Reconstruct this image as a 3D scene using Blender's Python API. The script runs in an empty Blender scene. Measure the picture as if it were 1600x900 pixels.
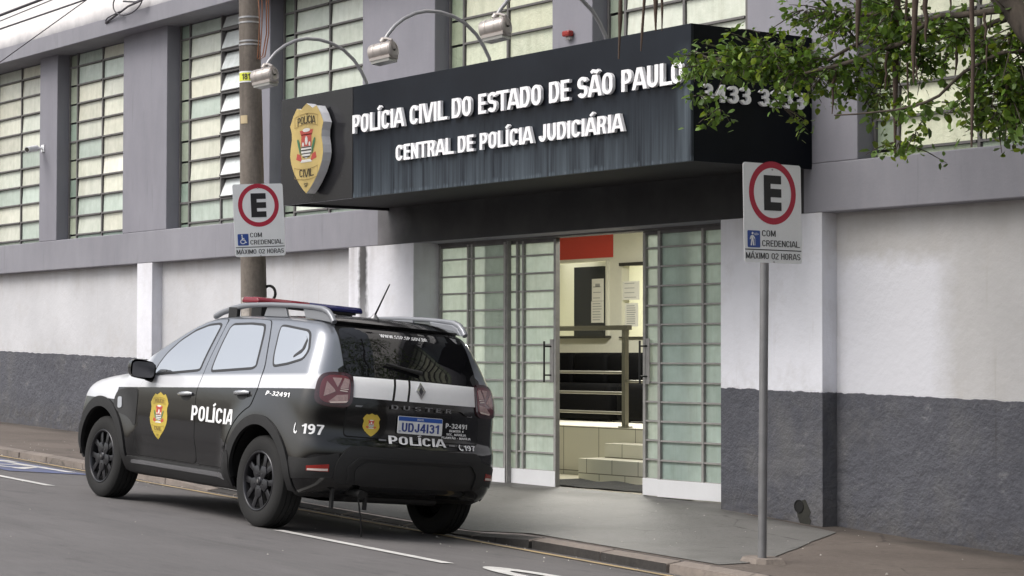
import bpy, bmesh, math, random
import numpy as np
from mathutils import Vector, Matrix, noise
random.seed(7)
S = bpy.context.scene
COL = S.collection
R = math.radians
# ------------------------------------------------------------------ camera
FPX = 3401.6
RGT = Vector((0.58572, 0.81051, 0.0021)); UPV = Vector((0.0243, -0.02015, 0.9995)); FWD = Vector((-0.81015, 0.58537, 0.03149))
CAM = Vector((14.0, -12.4, 1.45))
cd = bpy.data.cameras.new('camera'); cam = bpy.data.objects.new('camera', cd); COL.objects.link(cam)
cd.sensor_width = 36.0; cd.lens = FPX/1600*36; cd.clip_start = 0.1; cd.clip_end = 2000
m = Matrix.Identity(4)
for i in range(3):
    m[i][0] = RGT[i]; m[i][1] = UPV[i]; m[i][2] = -FWD[i]; m[i][3] = CAM[i]
cam.matrix_world = m
S.camera = cam
def at(px, py, y):
    """photo pixel (1600x900) -> point on the vertical plane at depth y"""
    d = FWD + RGT*((px-800)/FPX) - UPV*((py-450)/FPX)
    return CAM + d*((y-CAM.y)/d.y)
# ------------------------------------------------------------------ sky, sun, exposure
SUN_EL, SUN_ROT = R(52), R(196)
w = bpy.data.worlds.new('World'); S.world = w; w.use_nodes = True
nt = w.node_tree; nt.nodes.clear()
out = nt.nodes.new('ShaderNodeOutputWorld'); bg = nt.nodes.new('ShaderNodeBackground')
sky = nt.nodes.new('ShaderNodeTexSky'); sky.sky_type = 'NISHITA'; sky.sun_disc = False
sky.sun_elevation = SUN_EL; sky.sun_rotation = SUN_ROT; sky.dust_density = 6.0; sky.air_density = 1.2; sky.ozone_density = 1.0
hs = nt.nodes.new('ShaderNodeHueSaturation'); hs.inputs['Saturation'].default_value = 0.42
nt.links.new(sky.outputs[0], hs.inputs['Color']); nt.links.new(hs.outputs[0], bg.inputs[0]); nt.links.new(bg.outputs[0], out.inputs[0])
bg.inputs[1].default_value = 0.15
sl = bpy.data.lights.new('sun', 'SUN'); sl.energy = 0.75; sl.angle = R(35); sl.color = (1.0, 0.985, 0.965)
so = bpy.data.objects.new('sun', sl); COL.objects.link(so)
sd = Vector((math.sin(SUN_ROT)*math.cos(SUN_EL), math.cos(SUN_ROT)*math.cos(SUN_EL), math.sin(SUN_EL)))
so.rotation_euler = sd.to_track_quat('Z', 'Y').to_euler()
S.view_settings.view_transform = 'Standard'; S.view_settings.look = 'None'
S.view_settings.exposure = 0.45; S.view_settings.gamma = 1.0; S.view_settings.use_curve_mapping = False
# ------------------------------------------------------------------ node material helpers
class NT:
    def __init__(s, name):
        s.m = bpy.data.materials.new(name); s.m.use_nodes = True; s.t = s.m.node_tree
        s.p = s.t.nodes['Principled BSDF']; s.o = s.t.nodes['Material Output']
        s.tc = None
    def n(s, typ, **kw):
        x = s.t.nodes.new(typ)
        for k, v in kw.items(): setattr(x, k, v)
        return x
    def l(s, a, b): s.t.links.new(a, b)
    def put(s, sock, v):
        if hasattr(v, 'is_linked') or hasattr(v, 'links'): s.l(v, sock)
        else: sock.default_value = v
    def obj(s):
        if not s.tc: s.tc = s.n('ShaderNodeTexCoord')
        return s.tc.outputs['Object']
    def xyz(s):
        x = s.n('ShaderNodeSeparateXYZ'); s.l(s.obj(), x.inputs[0]); return x.outputs
    def mp(s, scale=(1, 1, 1), loc=(0, 0, 0)):
        x = s.n('ShaderNodeMapping'); s.l(s.obj(), x.inputs[0]); x.inputs['Scale'].default_value = scale; x.inputs['Location'].default_value = loc
        return x.outputs[0]
    def noise(s, sc, det=4, rough=.55, vec=None, dist=0.0):
        x = s.n('ShaderNodeTexNoise'); x.inputs['Scale'].default_value = sc; x.inputs['Detail'].default_value = det; x.inputs['Roughness'].default_value = rough
        x.inputs['Distortion'].default_value = dist
        s.l(vec if vec is not None else s.obj(), x.inputs['Vector']); return x.outputs['Fac']
    def ma(s, op, a, b=0.0, c=0.0, clamp=False):
        x = s.n('ShaderNodeMath', operation=op); x.use_clamp = clamp
        s.put(x.inputs[0], a); s.put(x.inputs[1], b); s.put(x.inputs[2], c); return x.outputs[0]
    def mr(s, v, a, b, c=0.0, d=1.0, smooth=False):
        x = s.n('ShaderNodeMapRange'); x.clamp = True
        if smooth: x.interpolation_type = 'SMOOTHSTEP'
        s.put(x.inputs[0], v)
        for i, q in enumerate((a, b, c, d)): s.put(x.inputs[i+1], q)
        return x.outputs[0]
    def mix(s, f, a, b, blend='MIX'):
        x = s.n('ShaderNodeMix', data_type='RGBA', blend_type=blend)
        s.put(x.inputs[0], f)
        for i, q in ((6, a), (7, b)):
            if isinstance(q, tuple): x.inputs[i].default_value = (*q[:3], 1)
            else: s.l(q, x.inputs[i])
        return x.outputs[2]
    def bump(s, h, st, dist=.01):
        x = s.n('ShaderNodeBump'); x.inputs['Strength'].default_value = st; x.inputs['Distance'].default_value = dist
        s.l(h, x.inputs['Height']); s.l(x.outputs[0], s.p.inputs['Normal'])
    def base(s, c):
        if isinstance(c, tuple): s.p.inputs['Base Color'].default_value = (*c[:3], 1)
        else: s.l(c, s.p.inputs['Base Color'])
    def set(s, **kw):
        for k, v in kw.items(): s.put(s.p.inputs[k.replace('_', ' ')], v)
def M(name, col, rough=.6, metal=0.0, var=.12, vs=2.0, bump=0.0, bs=60, coat=0.0, ior=1.5, fine=.06):
    k = NT(name)
    if var > 0:
        a = k.noise(vs, 5, .6); b = k.noise(vs*17, 3, .6)
        f = k.ma('ADD', k.ma('MULTIPLY', a, 1.0), k.ma('MULTIPLY', b, fine/max(var, .01)))
        f = k.mr(f, .25, .25+.5*(1+fine/var))
        k.base(k.mix(f, tuple(c*(1-var) for c in col), tuple(min(1, c*(1+var)) for c in col)))
    else: k.base(col)
    k.set(Roughness=rough, Metallic=metal, IOR=ior)
    if coat: k.set(Coat_Weight=coat, Coat_Roughness=.04)
    if bump: k.bump(k.noise(bs, 4, .6), bump, .01)
    return k.m
# ------------------------------------------------------------------ mesh helpers
class MB:
    def __init__(s): s.v = []; s.f = []; s.mi = []; s.c = []; s.mats = []
    def slot(s, mat):
        if mat not in s.mats: s.mats.append(mat)
        return s.mats.index(mat)
    def add(s, vs, fs, mat, col=None):
        o = len(s.v); s.v += [tuple(x) for x in vs]; i = s.slot(mat)
        for f in fs: s.f.append([a+o for a in f]); s.mi.append(i); s.c.append(col)
        return s
    def box(s, a, b, mat, X=None, col=None):
        (x0, y0, z0), (x1, y1, z1) = a, b
        vs = [Vector(p) for p in ((x0,y0,z0),(x1,y0,z0),(x1,y1,z0),(x0,y1,z0),(x0,y0,z1),(x1,y0,z1),(x1,y1,z1),(x0,y1,z1))]
        if X is not None: vs = [X @ p for p in vs]
        return s.add(vs, [(0,3,2,1),(4,5,6,7),(0,1,5,4),(1,2,6,5),(2,3,7,6),(3,0,4,7)], mat, col)
    def quad(s, pts, mat, col=None): return s.add(pts, [tuple(range(len(pts)))], mat, col)
    def tube(s, pts, rad, mat, n=10, cap=True, sq=None):
        pts = [Vector(p) for p in pts]; N = len(pts)
        rad = rad if isinstance(rad, (list, tuple)) else [rad]*N
        vs = []; ref = None
        for i, p in enumerate(pts):
            t = (pts[min(i+1, N-1)]-pts[max(i-1, 0)]).normalized()
            if ref is None: ref = Vector((0, 0, 1)) if abs(t.z) < .9 else Vector((1, 0, 0))
            a = t.cross(ref).normalized(); b = a.cross(t).normalized(); ref = b
            for j in range(n):
                q = 2*math.pi*j/n; vs.append(p+(a*math.cos(q)+b*math.sin(q))*rad[i])
        fs = [(i*n+j, i*n+(j+1) % n, (i+1)*n+(j+1) % n, (i+1)*n+j) for i in range(N-1) for j in range(n)]
        if cap: fs += [tuple(range(n))[::-1], tuple((N-1)*n+j for j in range(n))]
        return s.add(vs, fs, mat)
    def lathe(s, prof, mat, X=None, n=48, closed=False):
        """prof: list of (r, a) around local axis a=Y"""
        vs = []; K = len(prof)
        for j in range(n):
            q = 2*math.pi*j/n
            for r, a in prof:
                p = Vector((r*math.cos(q), a, r*math.sin(q))); vs.append(X @ p if X else p)
        fs = []
        for j in range(n):
            for i in range(K-1 if not closed else K):
                fs.append((j*K+i, j*K+(i+1) % K, ((j+1) % n)*K+(i+1) % K, ((j+1) % n)*K+i))
        return s.add(vs, fs, mat)
    def prism(s, poly, d0, d1, mat, X=None):
        """poly (u,v) -> local (u, d, v)"""
        n = len(poly); vs = [Vector((u, d0, v)) for u, v in poly]+[Vector((u, d1, v)) for u, v in poly]
        if X is not None: vs = [X @ p for p in vs]
        return s.add(vs, [tuple(range(n)), tuple(range(n, 2*n))[::-1]]+[(i, i+n, (i+1) % n+n, (i+1) % n) for i in range(n)], mat)
    def build(s, name, parent=None, smooth=None, bevel=0.0, recalc=True):
        me = bpy.data.meshes.new(name); me.from_pydata(s.v, [], s.f)
        for mm in s.mats: me.materials.append(mm)
        me.polygons.foreach_set('material_index', s.mi)
        if any(c is not None for c in s.c):
            at_ = me.color_attributes.new('tint', 'FLOAT_COLOR', 'CORNER')
            k = 0
            for p, c in zip(me.polygons, s.c):
                for _ in p.loop_indices: at_.data[k].color = (*(c or (1, 1, 1)), 1); k += 1
        return finish(me, name, parent, smooth, bevel, recalc)
def finish(me, name, parent=None, smooth=None, bevel=0.0, recalc=True):
    if recalc or bevel:
        bm = bmesh.new(); bm.from_mesh(me)
        if recalc: bmesh.ops.recalc_face_normals(bm, faces=bm.faces)
        if bevel:
            es = [e for e in bm.edges if len(e.link_faces) == 2 and e.calc_face_angle(0) > .6]
            bmesh.ops.bevel(bm, geom=es, offset=bevel, segments=2, affect='EDGES', profile=.5)
        bm.to_mesh(me); bm.free()
    if smooth is not None:
        me.polygons.foreach_set('use_smooth', [True]*len(me.polygons)); me.set_sharp_from_angle(angle=R(smooth))
    o = bpy.data.objects.new(name, me); COL.objects.link(o)
    if parent is not None: o.parent = parent
    return o
def tag(o, label=None, cat=None, group=None, kind=None):
    for k, v in (('label', label), ('category', cat), ('group', group), ('kind', kind)):
        if v: o[k] = v
    return o
def empty(name, loc=(0, 0, 0), label=None, cat=None, group=None):
    o = bpy.data.objects.new(name, None); COL.objects.link(o); o.location = loc; o.empty_display_size = .1
    return tag(o, label, cat, group)
# heavy condensed grotesque drawn as strokes: every glyph is a list of centre lines in a box W x 1
def _arc(cx, cy, rx, ry, a0, a1, n=10): return [(cx+rx*math.cos(R(a0+(a1-a0)*i/n)), cy+ry*math.sin(R(a0+(a1-a0)*i/n))) for i in range(n+1)]
def glyph(ch, t):
    """returns width and strokes (points, closed)"""
    h = t/2; v = t*.43; W = .54; l, r, m, b, T = h, W-h, W/2, v, 1-v; c = .5
    ry = .26; rx = (W-t)/2
    top = _arc(m, T-ry, rx, ry, 0, 180); bot = _arc(m, b+ry, rx, ry, 180, 360)
    def bowl(y0, y1, x1=r): 
        q = (y1-y0)/2; k = min(.17, x1-l); return [(l, y1), (x1-k, y1)]+_arc(x1-k, (y0+y1)/2, k, q, 90, -90)[0:]+[(l, y0)]
    O = top+bot+[top[0]]
    S_ = _arc(m, T-.22, rx, .22, 20, 180, 8)+_arc(m, T-.24, rx, .20, 180, 235, 4)+[(m, .52), (m, .50)]+_arc(m, b+.24, rx, .22, 45, 0, 4)+_arc(m, b+.22, rx, .22, 0, -160, 8)
    G = {'I': (t, [[(h, -.1), (h, 1.1)]]), 'L': (.46, [[(h, -.1), (h, 1.1)], [(h, b), (.6, b)]]), 'T': (.52, [[(.26, -.1), (.26, T)], [(-.1, T), (.62, T)]]),
         'E': (.47, [[(h, -.1), (h, 1.1)], [(h, b), (.47, b)], [(h, c+.02), (.44, c+.02)], [(h, T), (.47, T)]]), 'F': (.45, [[(h, -.1), (h, 1.1)], [(h, c+.02), (.42, c+.02)], [(h, T), (.45, T)]]),
         'H': (W, [[(l, -.1), (l, 1.1)], [(r, -.1), (r, 1.1)], [(l, c), (r, c)]]), 'P': (.52, [[(l, -.1), (l, 1.1)], bowl(.42, T, .52-h)]),
         'R': (.56, [[(l, -.1), (l, 1.1)], bowl(.47, T, .53-h), [(.26, .47), (.36, .42), (.56-h, -.1)]]), 'B': (.54, [[(l, -.1), (l, 1.1)], bowl(.51, T, .50-h), bowl(b, .51)]),
         'D': (.56, [[(l, -.1), (l, 1.1)], bowl(b, T, .56-h)]), 'O': (W+.02, [O]), '0': (W-.02, [O]), 'Q': (W, [O]),
         'C': (W, [_arc(m, T-ry, rx, ry, 12, 180)+_arc(m, b+ry, rx, ry, 180, 348)]), 'G': (W, [_arc(m, T-ry, rx, ry, 12, 180)+_arc(m, b+ry, rx, ry, 180, 360)+[(r, .46), (m+.02, .46)]]),
         'U': (W, [[(l, 1.1), (l, b+ry)]+bot[1:]+[(r, 1.1)]]), 'J': (.46, [[(.46-h, 1.1), (.46-h, b+.2)]+_arc(.46/2, b+.2, .23-h, .2, 0, -180)[1:]+[(h, b+.27)]]),
         'A': (.60, [[(h*.62-.06, -.1), (.30-.015, 1.1)], [(.60-h*.62+.06, -.1), (.30+.015, 1.1)], [(.16, .27), (.44, .27)]]),
         'V': (.60, [[(h*.62-.06, 1.1), (.30-.015, -.1)], [(.60-h*.62+.06, 1.1), (.30+.015, -.1)]]),
         'N': (W+.02, [[(l, -.1), (l, 1.1)], [(r+.02, -.1), (r+.02, 1.1)], [(l-.05, 1.1), (r+.07, -.1)]]), 'M': (.68, [[(l, -.1), (l, 1.1)], [(.68-h, -.1), (.68-h, 1.1)], [(l-.02, 1.12), (.34, .1)], [(.68-h+.02, 1.12), (.34, .1)]]),
         'W': (.80, [[(.02, 1.1), (.22, -.1)], [(.40, 1.1), (.22, -.1)], [(.40, 1.1), (.58, -.1)], [(.78, 1.1), (.58, -.1)]]),
         'X': (.58, [[(.04, -.1), (.54, 1.1)], [(.54, -.1), (.04, 1.1)]]), 'Z': (.52, [[(0, T), (.52, T)], [(0, b), (.52, b)], [(.50, 1.0), (.02, 0)]]), 'S': (W, [S_]),
         '1': (.36, [[(.36-h, -.1), (.36-h, 1.1)], [(.36-h, T-.03), (.0, T-.20)]]), '2': (.52, [_arc(.26, T-.25, .26-h, .25, 165, -20, 9)+[(l-.01, .12)], [(0, b), (.52, b)]]),
         '3': (.53, [_arc(.25, T-.205, .25-h+.01, .205, 165, -80, 10)+[(.20, .535)], [(.20, .535)]+_arc(.26, b+.235, .27-h, .235, 85, -165, 11)]), '4': (.56, [[(.39, -.1), (.39, 1.1)], [(-.0, .29), (.56, .29)], [(.06, .26), (.40, 1.0)]]),
         '6': (.53, [_arc(.265, .30, .265-h, .30-b, 0, 360, 18), [(h, .32)]+_arc(.29, T-.32, .29-h, .32, 180, 60, 7)]), '7': (.50, [[(0, T), (.50, T)], [(.44, T), (.27, .45), (.19, -.1)]]),
         '8': (.53, [_arc(.265, T-.215, .24-h, .215, 0, 360, 18), _arc(.265, b+.235, .265-h, .235, 0, 360, 18)]), '9': (.53, [_arc(.265, .70, .265-h, .30-b, 0, 360, 18), [(.53-h, .68)]+_arc(.24, b+.32, .29-h, .32, 0, -120, 7)]),
         '-': (.34, [[(.03, .42), (.31, .42)]]), '+': (.46, [[(.0, .45), (.46, .45)], [(.23, .22), (.23, .68)]]), '.': (t, [[(h, 0), (h, t*.9)]]), ' ': (.26, [])}
    return G.get(ch, G['O'])
ACC = {'Í': ('I', [[(-.01, 1.09), (.17, 1.26)]]), 'Á': ('A', [[(.26, 1.09), (.44, 1.26)]]), 'Ã': ('A', [[(.10, 1.12), (.20, 1.20), (.39, 1.12), (.50, 1.20)]])}
def text_bm(s, W=None, H=.1, bold=.02, ref=None, extrude=0.0, align='L', spacing=1.0, t=.175):
    """flat text in the XY plane, baseline at 0; cap height H, total width W; strokes carry tiny z steps so nothing is coplanar"""
    if bold <= .013: t = .135
    bm = bmesh.new(); x0 = 0.0; gap = .085*spacing; kk = 0
    for ch in s:
        extra = []
        base = ch
        if ch in ACC: base, extra = ACC[ch]
        if ch.islower(): base = ch.upper()
        w_, st = glyph(base, t); sc = .74 if ch.islower() else 1.0
        for n_, (pts, acc) in enumerate([(q, False) for q in st]+[(q, True) for q in extra]):
            P = [Vector((a, b)) for a, b in pts]; closed = (P[0]-P[-1]).length < 1e-4
            if closed: P = P[:-1]
            N = len(P); L_ = []; R_ = []
            for i, p in enumerate(P):
                a = P[i-1] if (i or closed) else None; c = P[(i+1) % N] if (i < N-1 or closed) else None
                d0 = (p-a).normalized() if a is not None else None; d1 = (c-p).normalized() if c is not None else None
                d = (d0+d1) if (d0 is not None and d1 is not None) else (d0 or d1)
                d = d.normalized(); nn = Vector((-d.y, d.x)); k = 1.0
                if d0 is not None and d1 is not None: k = 1/max(.55, nn.dot(Vector((-d0.y, d0.x))))
                hw = t*.5*(1-.14*abs(d.x)) if not acc else t*.40
                L_.append(p+nn*hw*k); R_.append(p-nn*hw*k)
            z = .012*((kk % 5)+1); kk += 1
            g = bmesh.new()
            LV = [g.verts.new((q.x, q.y, z)) for q in L_]; RV = [g.verts.new((q.x, q.y, z)) for q in R_]
            for i in range(N if closed else N-1):
                k2 = (i+1) % N; g.faces.new((RV[i], RV[k2], LV[k2], LV[i]))
            if not acc:
                for co, no in (((0, 0, 0), (0, -1, 0)), ((0, 1, 0), (0, 1, 0))):
                    bmesh.ops.bisect_plane(g, geom=g.verts[:]+g.edges[:]+g.faces[:], plane_co=co, plane_no=no, clear_outer=True)
            mp_ = {}
            for v in g.verts: mp_[v] = bm.verts.new((x0+v.co.x*sc, v.co.y*sc, v.co.z))
            for f in g.faces: bm.faces.new([mp_[v] for v in f.verts])
            g.free()
        x0 += w_*sc+gap
    tot = x0-gap; kx = W/tot if W else H
    for v in bm.verts: v.co = (v.co.x*kx, v.co.y*H, v.co.z*H*.12)
    for f in bm.faces:
        f.normal_update()
        if f.normal.z < 0: f.normal_flip()
    if align == 'C':
        for v in bm.verts: v.co.x -= tot*kx/2
    if extrude:
        r_ = bmesh.ops.extrude_face_region(bm, geom=list(bm.faces))
        for v in [q for q in r_['geom'] if isinstance(q, bmesh.types.BMVert)]: v.co.z += extrude
        bmesh.ops.recalc_face_normals(bm, faces=bm.faces)
    return bm
def bm_obj(bm, name, mat, parent=None, X=None, smooth=None):
    if X is not None: bm.transform(X)
    me = bpy.data.meshes.new(name); bm.to_mesh(me); bm.free()
    me.materials.append(mat)
    return finish(me, name, parent, smooth, recalc=False)
def plane_X(origin, u, v):
    """matrix taking (x,y,z) text coords to origin + x*u + y*v + z*(u x v)"""
    u = Vector(u).normalized(); v = Vector(v).normalized(); n_ = u.cross(v)
    X = Matrix.Identity(4)
    for i in range(3): X[i][0] = u[i]; X[i][1] = v[i]; X[i][2] = n_[i]; X[i][3] = origin[i]
    return X
# ------------------------------------------------------------------ ground heights
def interp(x, xs, ys): return float(np.interp(x, xs, ys))
def ykerb(x): return -2.585-.012*x
def zroad(x, y):
    s = -y; g = s if s < 5.5 else (s-.11*(s-5.5)**2 if s < 9 else 7.6525+.03*min(s-9, 12))
    return -.1912-.03137*x+.07966*g
WX = [-60, -30, -16, -5, -2.9, -.5, .3, 1.13, 3.07, 12, 40]; WZ = [1.55, .80, .487, .20, .177, .155, .13, .075, -.02, -.33, -1.2]
def zwall(x): return interp(x, WX, WZ)
def kerb_h(x): return interp(x, [-5.2, -4.6, -.35, .45], [.075, .025, .02, .08])
def zwalk(x, y):
    yk = ykerb(x); t = min(1, max(0, (y-yk)/(-yk)))
    zk = zroad(x, yk)+kerb_h(x)
    return zk+(zwall(x)-zk)*t if y < 0 else zwall(x)
def sheet(xs, rows, zf, mat, lift=0.0):
    """rows(x) -> list of y"""
    b = MB(); vs = []; K = len(rows(xs[0]))
    for x in xs:
        for y in rows(x): vs.append((x, y, zf(x, y)+lift))
    fs = [(i*K+j, (i+1)*K+j, (i+1)*K+j+1, i*K+j+1) for i in range(len(xs)-1) for j in range(K-1)]
    return b.add(vs, fs, mat)
def lin(a, b, n): return [a+(b-a)*i/(n-1) for i in range(n)]
# ------------------------------------------------------------------ setting materials
def asphalt():
    k = NT('asphalt'); a = k.noise(1.1, 5, .6); b = k.noise(130, 2, .7); c = k.noise(14, 5, .6, vec=k.mp((.25, 1.4, 1)))
    f = k.ma('ADD', k.ma('MULTIPLY', a, .55), k.ma('MULTIPLY', b, .5)); f = k.ma('ADD', f, k.ma('MULTIPLY', c, .35))
    col = k.mix(k.mr(f, .45, .95), (.088, .083, .083), (.155, .147, .147))
    x, y, z = k.xyz()
    v = k.n('ShaderNodeTexVoronoi', feature='DISTANCE_TO_EDGE'); v.inputs['Scale'].default_value = .55
    k.l(k.mp((1, 1, 1)), v.inputs['Vector'])
    cr = k.ma('MULTIPLY', k.mr(v.outputs['Distance'], .0, .006, 1, 0), k.mr(k.noise(.6), .5, .62))
    col = k.mix(k.ma('MULTIPLY', cr, .5), col, (.04, .04, .04))
    st = k.mr(k.noise(2.2, 3, .5, vec=k.mp((.35, 2.2, 1), (3, 1, 0))), .58, .72)
    col = k.mix(k.ma('MULTIPLY', st, .35), col, (.07, .066, .066))
    sp = k.n('ShaderNodeTexVoronoi'); sp.inputs['Scale'].default_value = 75; k.l(k.obj(), sp.inputs['Vector'])
    agg = k.mr(sp.outputs['Distance'], .10, .26, 1, 0)
    rnd_ = k.n('ShaderNodeSeparateColor'); k.l(sp.outputs['Color'], rnd_.inputs[0])
    col = k.mix(k.ma('MULTIPLY', k.ma('MULTIPLY', agg, k.mr(rnd_.outputs[0], .55, .75)), .5), col, (.27, .26, .25))
    x, y, z = k.xyz()
    oil = k.mr(k.noise(1.7, 5, .65, vec=k.mp((.8, 1.3, 1), (11, 4, 0))), .60, .72)
    col = k.mix(k.ma('MULTIPLY', oil, .45), col, (.052, .05, .05))
    trk = k.ma('MULTIPLY', k.mr(k.ma('ABSOLUTE', k.ma('ADD', y, 5.6)), .10, .32, 1, 0), k.mr(c, .4, .6))
    col = k.mix(k.ma('MULTIPLY', trk, .32), col, (.06, .058, .058))
    gut = k.ma('MULTIPLY', k.mr(k.ma('ADD', y, k.ma('MULTIPLY', a, .5)), -3.05, -2.45), k.mr(c, .3, .6))
    col = k.mix(k.ma('MULTIPLY', gut, .55), col, (.055, .048, .043))
    k.base(col); k.set(Roughness=.88); k.bump(k.ma('ADD', b, agg), .5, .006); return k.m
def paving(name, a, b, jx=.0, dirt=(.1, .085, .075), rough=.9, bs=25):
    k = NT(name); f = k.noise(1.3, 6, .65); g = k.noise(22, 5, .7)
    col = k.mix(k.mr(k.ma('ADD', f, k.ma('MULTIPLY', g, .6)), .5, 1.1), a, b)
    st = k.mr(k.noise(.75, 4, .6, vec=k.mp((1, 1, 1), (7, 3, 0))), .52, .7)
    col = k.mix(k.ma('MULTIPLY', st, .55), col, dirt)
    v = k.n('ShaderNodeTexVoronoi', feature='DISTANCE_TO_EDGE'); v.inputs['Scale'].default_value = .8; k.l(k.obj(), v.inputs['Vector'])
    nz = k.noise(9, 3, .6)
    cr = k.ma('MULTIPLY', k.mr(k.ma('ADD', v.outputs['Distance'], k.ma('MULTIPLY', k.ma('SUBTRACT', nz, .5), .05)), 0, .008, 1, 0), k.mr(k.noise(.8), .45, .6))
    col = k.mix(k.ma('MULTIPLY', cr, .7), col, tuple(c*.35 for c in a))
    x, y, z = k.xyz()
    wf = k.ma('MULTIPLY', k.mr(k.ma('ADD', y, k.ma('MULTIPLY', g, .35)), -.12, .12), k.mr(f, .35, .6))  # wall foot band: contact shade and dirt, both put into the colour
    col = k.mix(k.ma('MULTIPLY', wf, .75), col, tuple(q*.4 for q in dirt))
    blot = k.mr(k.noise(4.5, 4, .7, vec=k.mp((1, 1, 1), (1, 9, 4))), .60, .72)
    col = k.mix(k.ma('MULTIPLY', blot, .4), col, tuple(q*.7 for q in dirt))
    spk = k.mr(k.noise(55, 1, .5), .76, .80)
    col = k.mix(k.ma('MULTIPLY', spk, .35), col, (.45, .43, .4))
    k.base(col); k.set(Roughness=rough); k.bump(g, .6, .012); return k.m
def roadpaint(name, col, wear=.45):
    k = NT(name); f = k.noise(40, 4, .7); g = k.noise(3.5, 5, .65)
    t = k.mr(k.ma('ADD', k.ma('MULTIPLY', f, .5), g), .62, .98)
    k.base(k.mix(k.ma('MULTIPLY', t, wear), col, (.12, .115, .112))); k.set(Roughness=.8); k.bump(f, .3, .004); return k.m
ASPH = asphalt()
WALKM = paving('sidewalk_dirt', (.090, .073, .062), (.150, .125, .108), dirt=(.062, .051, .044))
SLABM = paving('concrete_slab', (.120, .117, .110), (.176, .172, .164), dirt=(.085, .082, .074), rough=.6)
KERBM = paving('kerb_stone', (.15, .128, .113), (.27, .23, .20), dirt=(.07, .062, .056))
KERBD = paving('kerb_dark', (.018, .017, .016), (.062, .056, .052), dirt=(.014, .013, .012))  # darker tone for front faces, dropped stones and the joint
WLINE = roadpaint('white_road_paint', (.62, .61, .59)); YLINE = roadpaint('yellow_road_paint', (.42, .31, .16), .7)
BLUEP = roadpaint('blue_road_paint', (.09, .115, .24), .8)
# ------------------------------------------------------------------ ground
XS = lin(-60, -20, 9)[:-1]+lin(-20, 12, 97)+lin(12, 40, 9)[1:]
YR = lambda x: [ykerb(x)+.10-t for t in (0, .35, .7, 1.2, 1.8, 2.4, 3, 3.6, 4.2, 4.8, 5.4, 5.8, 6.2, 6.6, 7, 7.6, 8.5, 10, 13, 20, 70)]
tag(sheet(XS, YR, zroad, ASPH).build('road', smooth=60), kind='structure')
earth = MB().quad([(-600, -600, -9), (600, -600, -9), (600, 600, -9), (-600, 600, -9)], WALKM)
tag(earth.build('ground'), kind='structure')
YW = lambda x: [ykerb(x)+.165+(-.02-ykerb(x)-.165)*i/6 for i in range(7)]+[.2, .45]
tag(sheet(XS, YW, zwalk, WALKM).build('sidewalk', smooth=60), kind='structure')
# driveway slab: boundary on the right is a diagonal
def slab_right(y): return 1.55-.62*(y+.3) if y < -.0 else 1.55
b = MB(); NX, NY = 40, 14; vs = []
for i in range(NX+1):
    for j in range(NY+1):
        t = j/NY; y = (ykerb(0)+.172)*(1-t)+.44*t
        x1 = min(slab_right(y), 2.62); x = -5.3+(x1+5.3)*i/NX
        x += .03*noise.noise(Vector((x*3, y*3, 1)))if i in (0, NX) else 0
        if y > 0: x = min(x, -.10) if i else x
        vs.append((x, y, zwalk(x, y)+.006))
b.add(vs, [(i*(NY+1)+j, (i+1)*(NY+1)+j, (i+1)*(NY+1)+j+1, i*(NY+1)+j+1) for i in range(NX) for j in range(NY)], SLABM)
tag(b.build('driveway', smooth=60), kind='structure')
# kerb stones, laid one after the other
x = -34.0; i = 0; kb = MB()
while x < 12:
    L = random.uniform(.75, 1.05)
    if -5.2 < x < -.3: L = .5
    x1 = x+L; g = .012; drop = kerb_h(x+L/2)
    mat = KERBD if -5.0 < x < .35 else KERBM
    j = random.uniform(-.012, .012)
    def kp(xx, dy, dz): return (xx, ykerb(xx)+dy+j, zroad(xx, ykerb(xx))+dz)
    for xa, xb in ((x+g, x1-g),):
        ha, hb = kerb_h(xa)+.004, kerb_h(xb)+.004
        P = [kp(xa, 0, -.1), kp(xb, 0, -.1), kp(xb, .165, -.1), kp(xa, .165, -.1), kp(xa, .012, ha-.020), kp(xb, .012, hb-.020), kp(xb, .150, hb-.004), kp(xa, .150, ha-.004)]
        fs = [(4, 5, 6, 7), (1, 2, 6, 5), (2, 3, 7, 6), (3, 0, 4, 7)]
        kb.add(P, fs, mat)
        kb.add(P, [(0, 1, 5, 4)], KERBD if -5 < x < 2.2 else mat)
    x = x1
tag(kb.build('kerb', bevel=.012), kind='structure')
jt = sheet(lin(-30, 12, 90), lambda x: [ykerb(x)+.148, ykerb(x)+.172], lambda x, y: zroad(x, ykerb(x))+kerb_h(x), KERBD, -.006)
tag(jt.build('kerb_joint'), kind='structure')
def road_strip(name, mat, x0, x1, yf, wd, lift=.006):
    xs = lin(x0, x1, max(2, int((x1-x0)/.4)+1)); return sheet(xs, lambda x: [yf(x)-wd/2, yf(x)+wd/2], zroad, mat, lift).build(name)
tag(road_strip('gutter_line', YLINE, -34, 12, lambda x: ykerb(x)-.17, .085), kind='structure')
for x0, x1 in ((-16.6, -14.2), (-10.1, -4.2), (-.12, 2.12)):
    tag(road_strip('parking_line', WLINE, x0, x1, lambda x: -4.33, .105), kind='structure')
tag(road_strip('blue_bay_marking', BLUEP, -8.9, -6.3, lambda x: -3.38, .9), kind='structure')
def road_shape(b, poly, mat, lift):
    b.quad([(x, y, zroad(x, y)+lift) for x, y in poly], mat)
def ring2(cx, cy, ro, ri, a0, a1, n=24):
    o = [(cx+ro*math.cos(R(a0+(a1-a0)*i/n)), cy+ro*math.sin(R(a0+(a1-a0)*i/n))) for i in range(n+1)]
    q = [(cx+ri*math.cos(R(a0+(a1-a0)*i/n)), cy+ri*math.sin(R(a0+(a1-a0)*i/n))) for i in range(n+1)]
    return o, q
b = MB()
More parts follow.
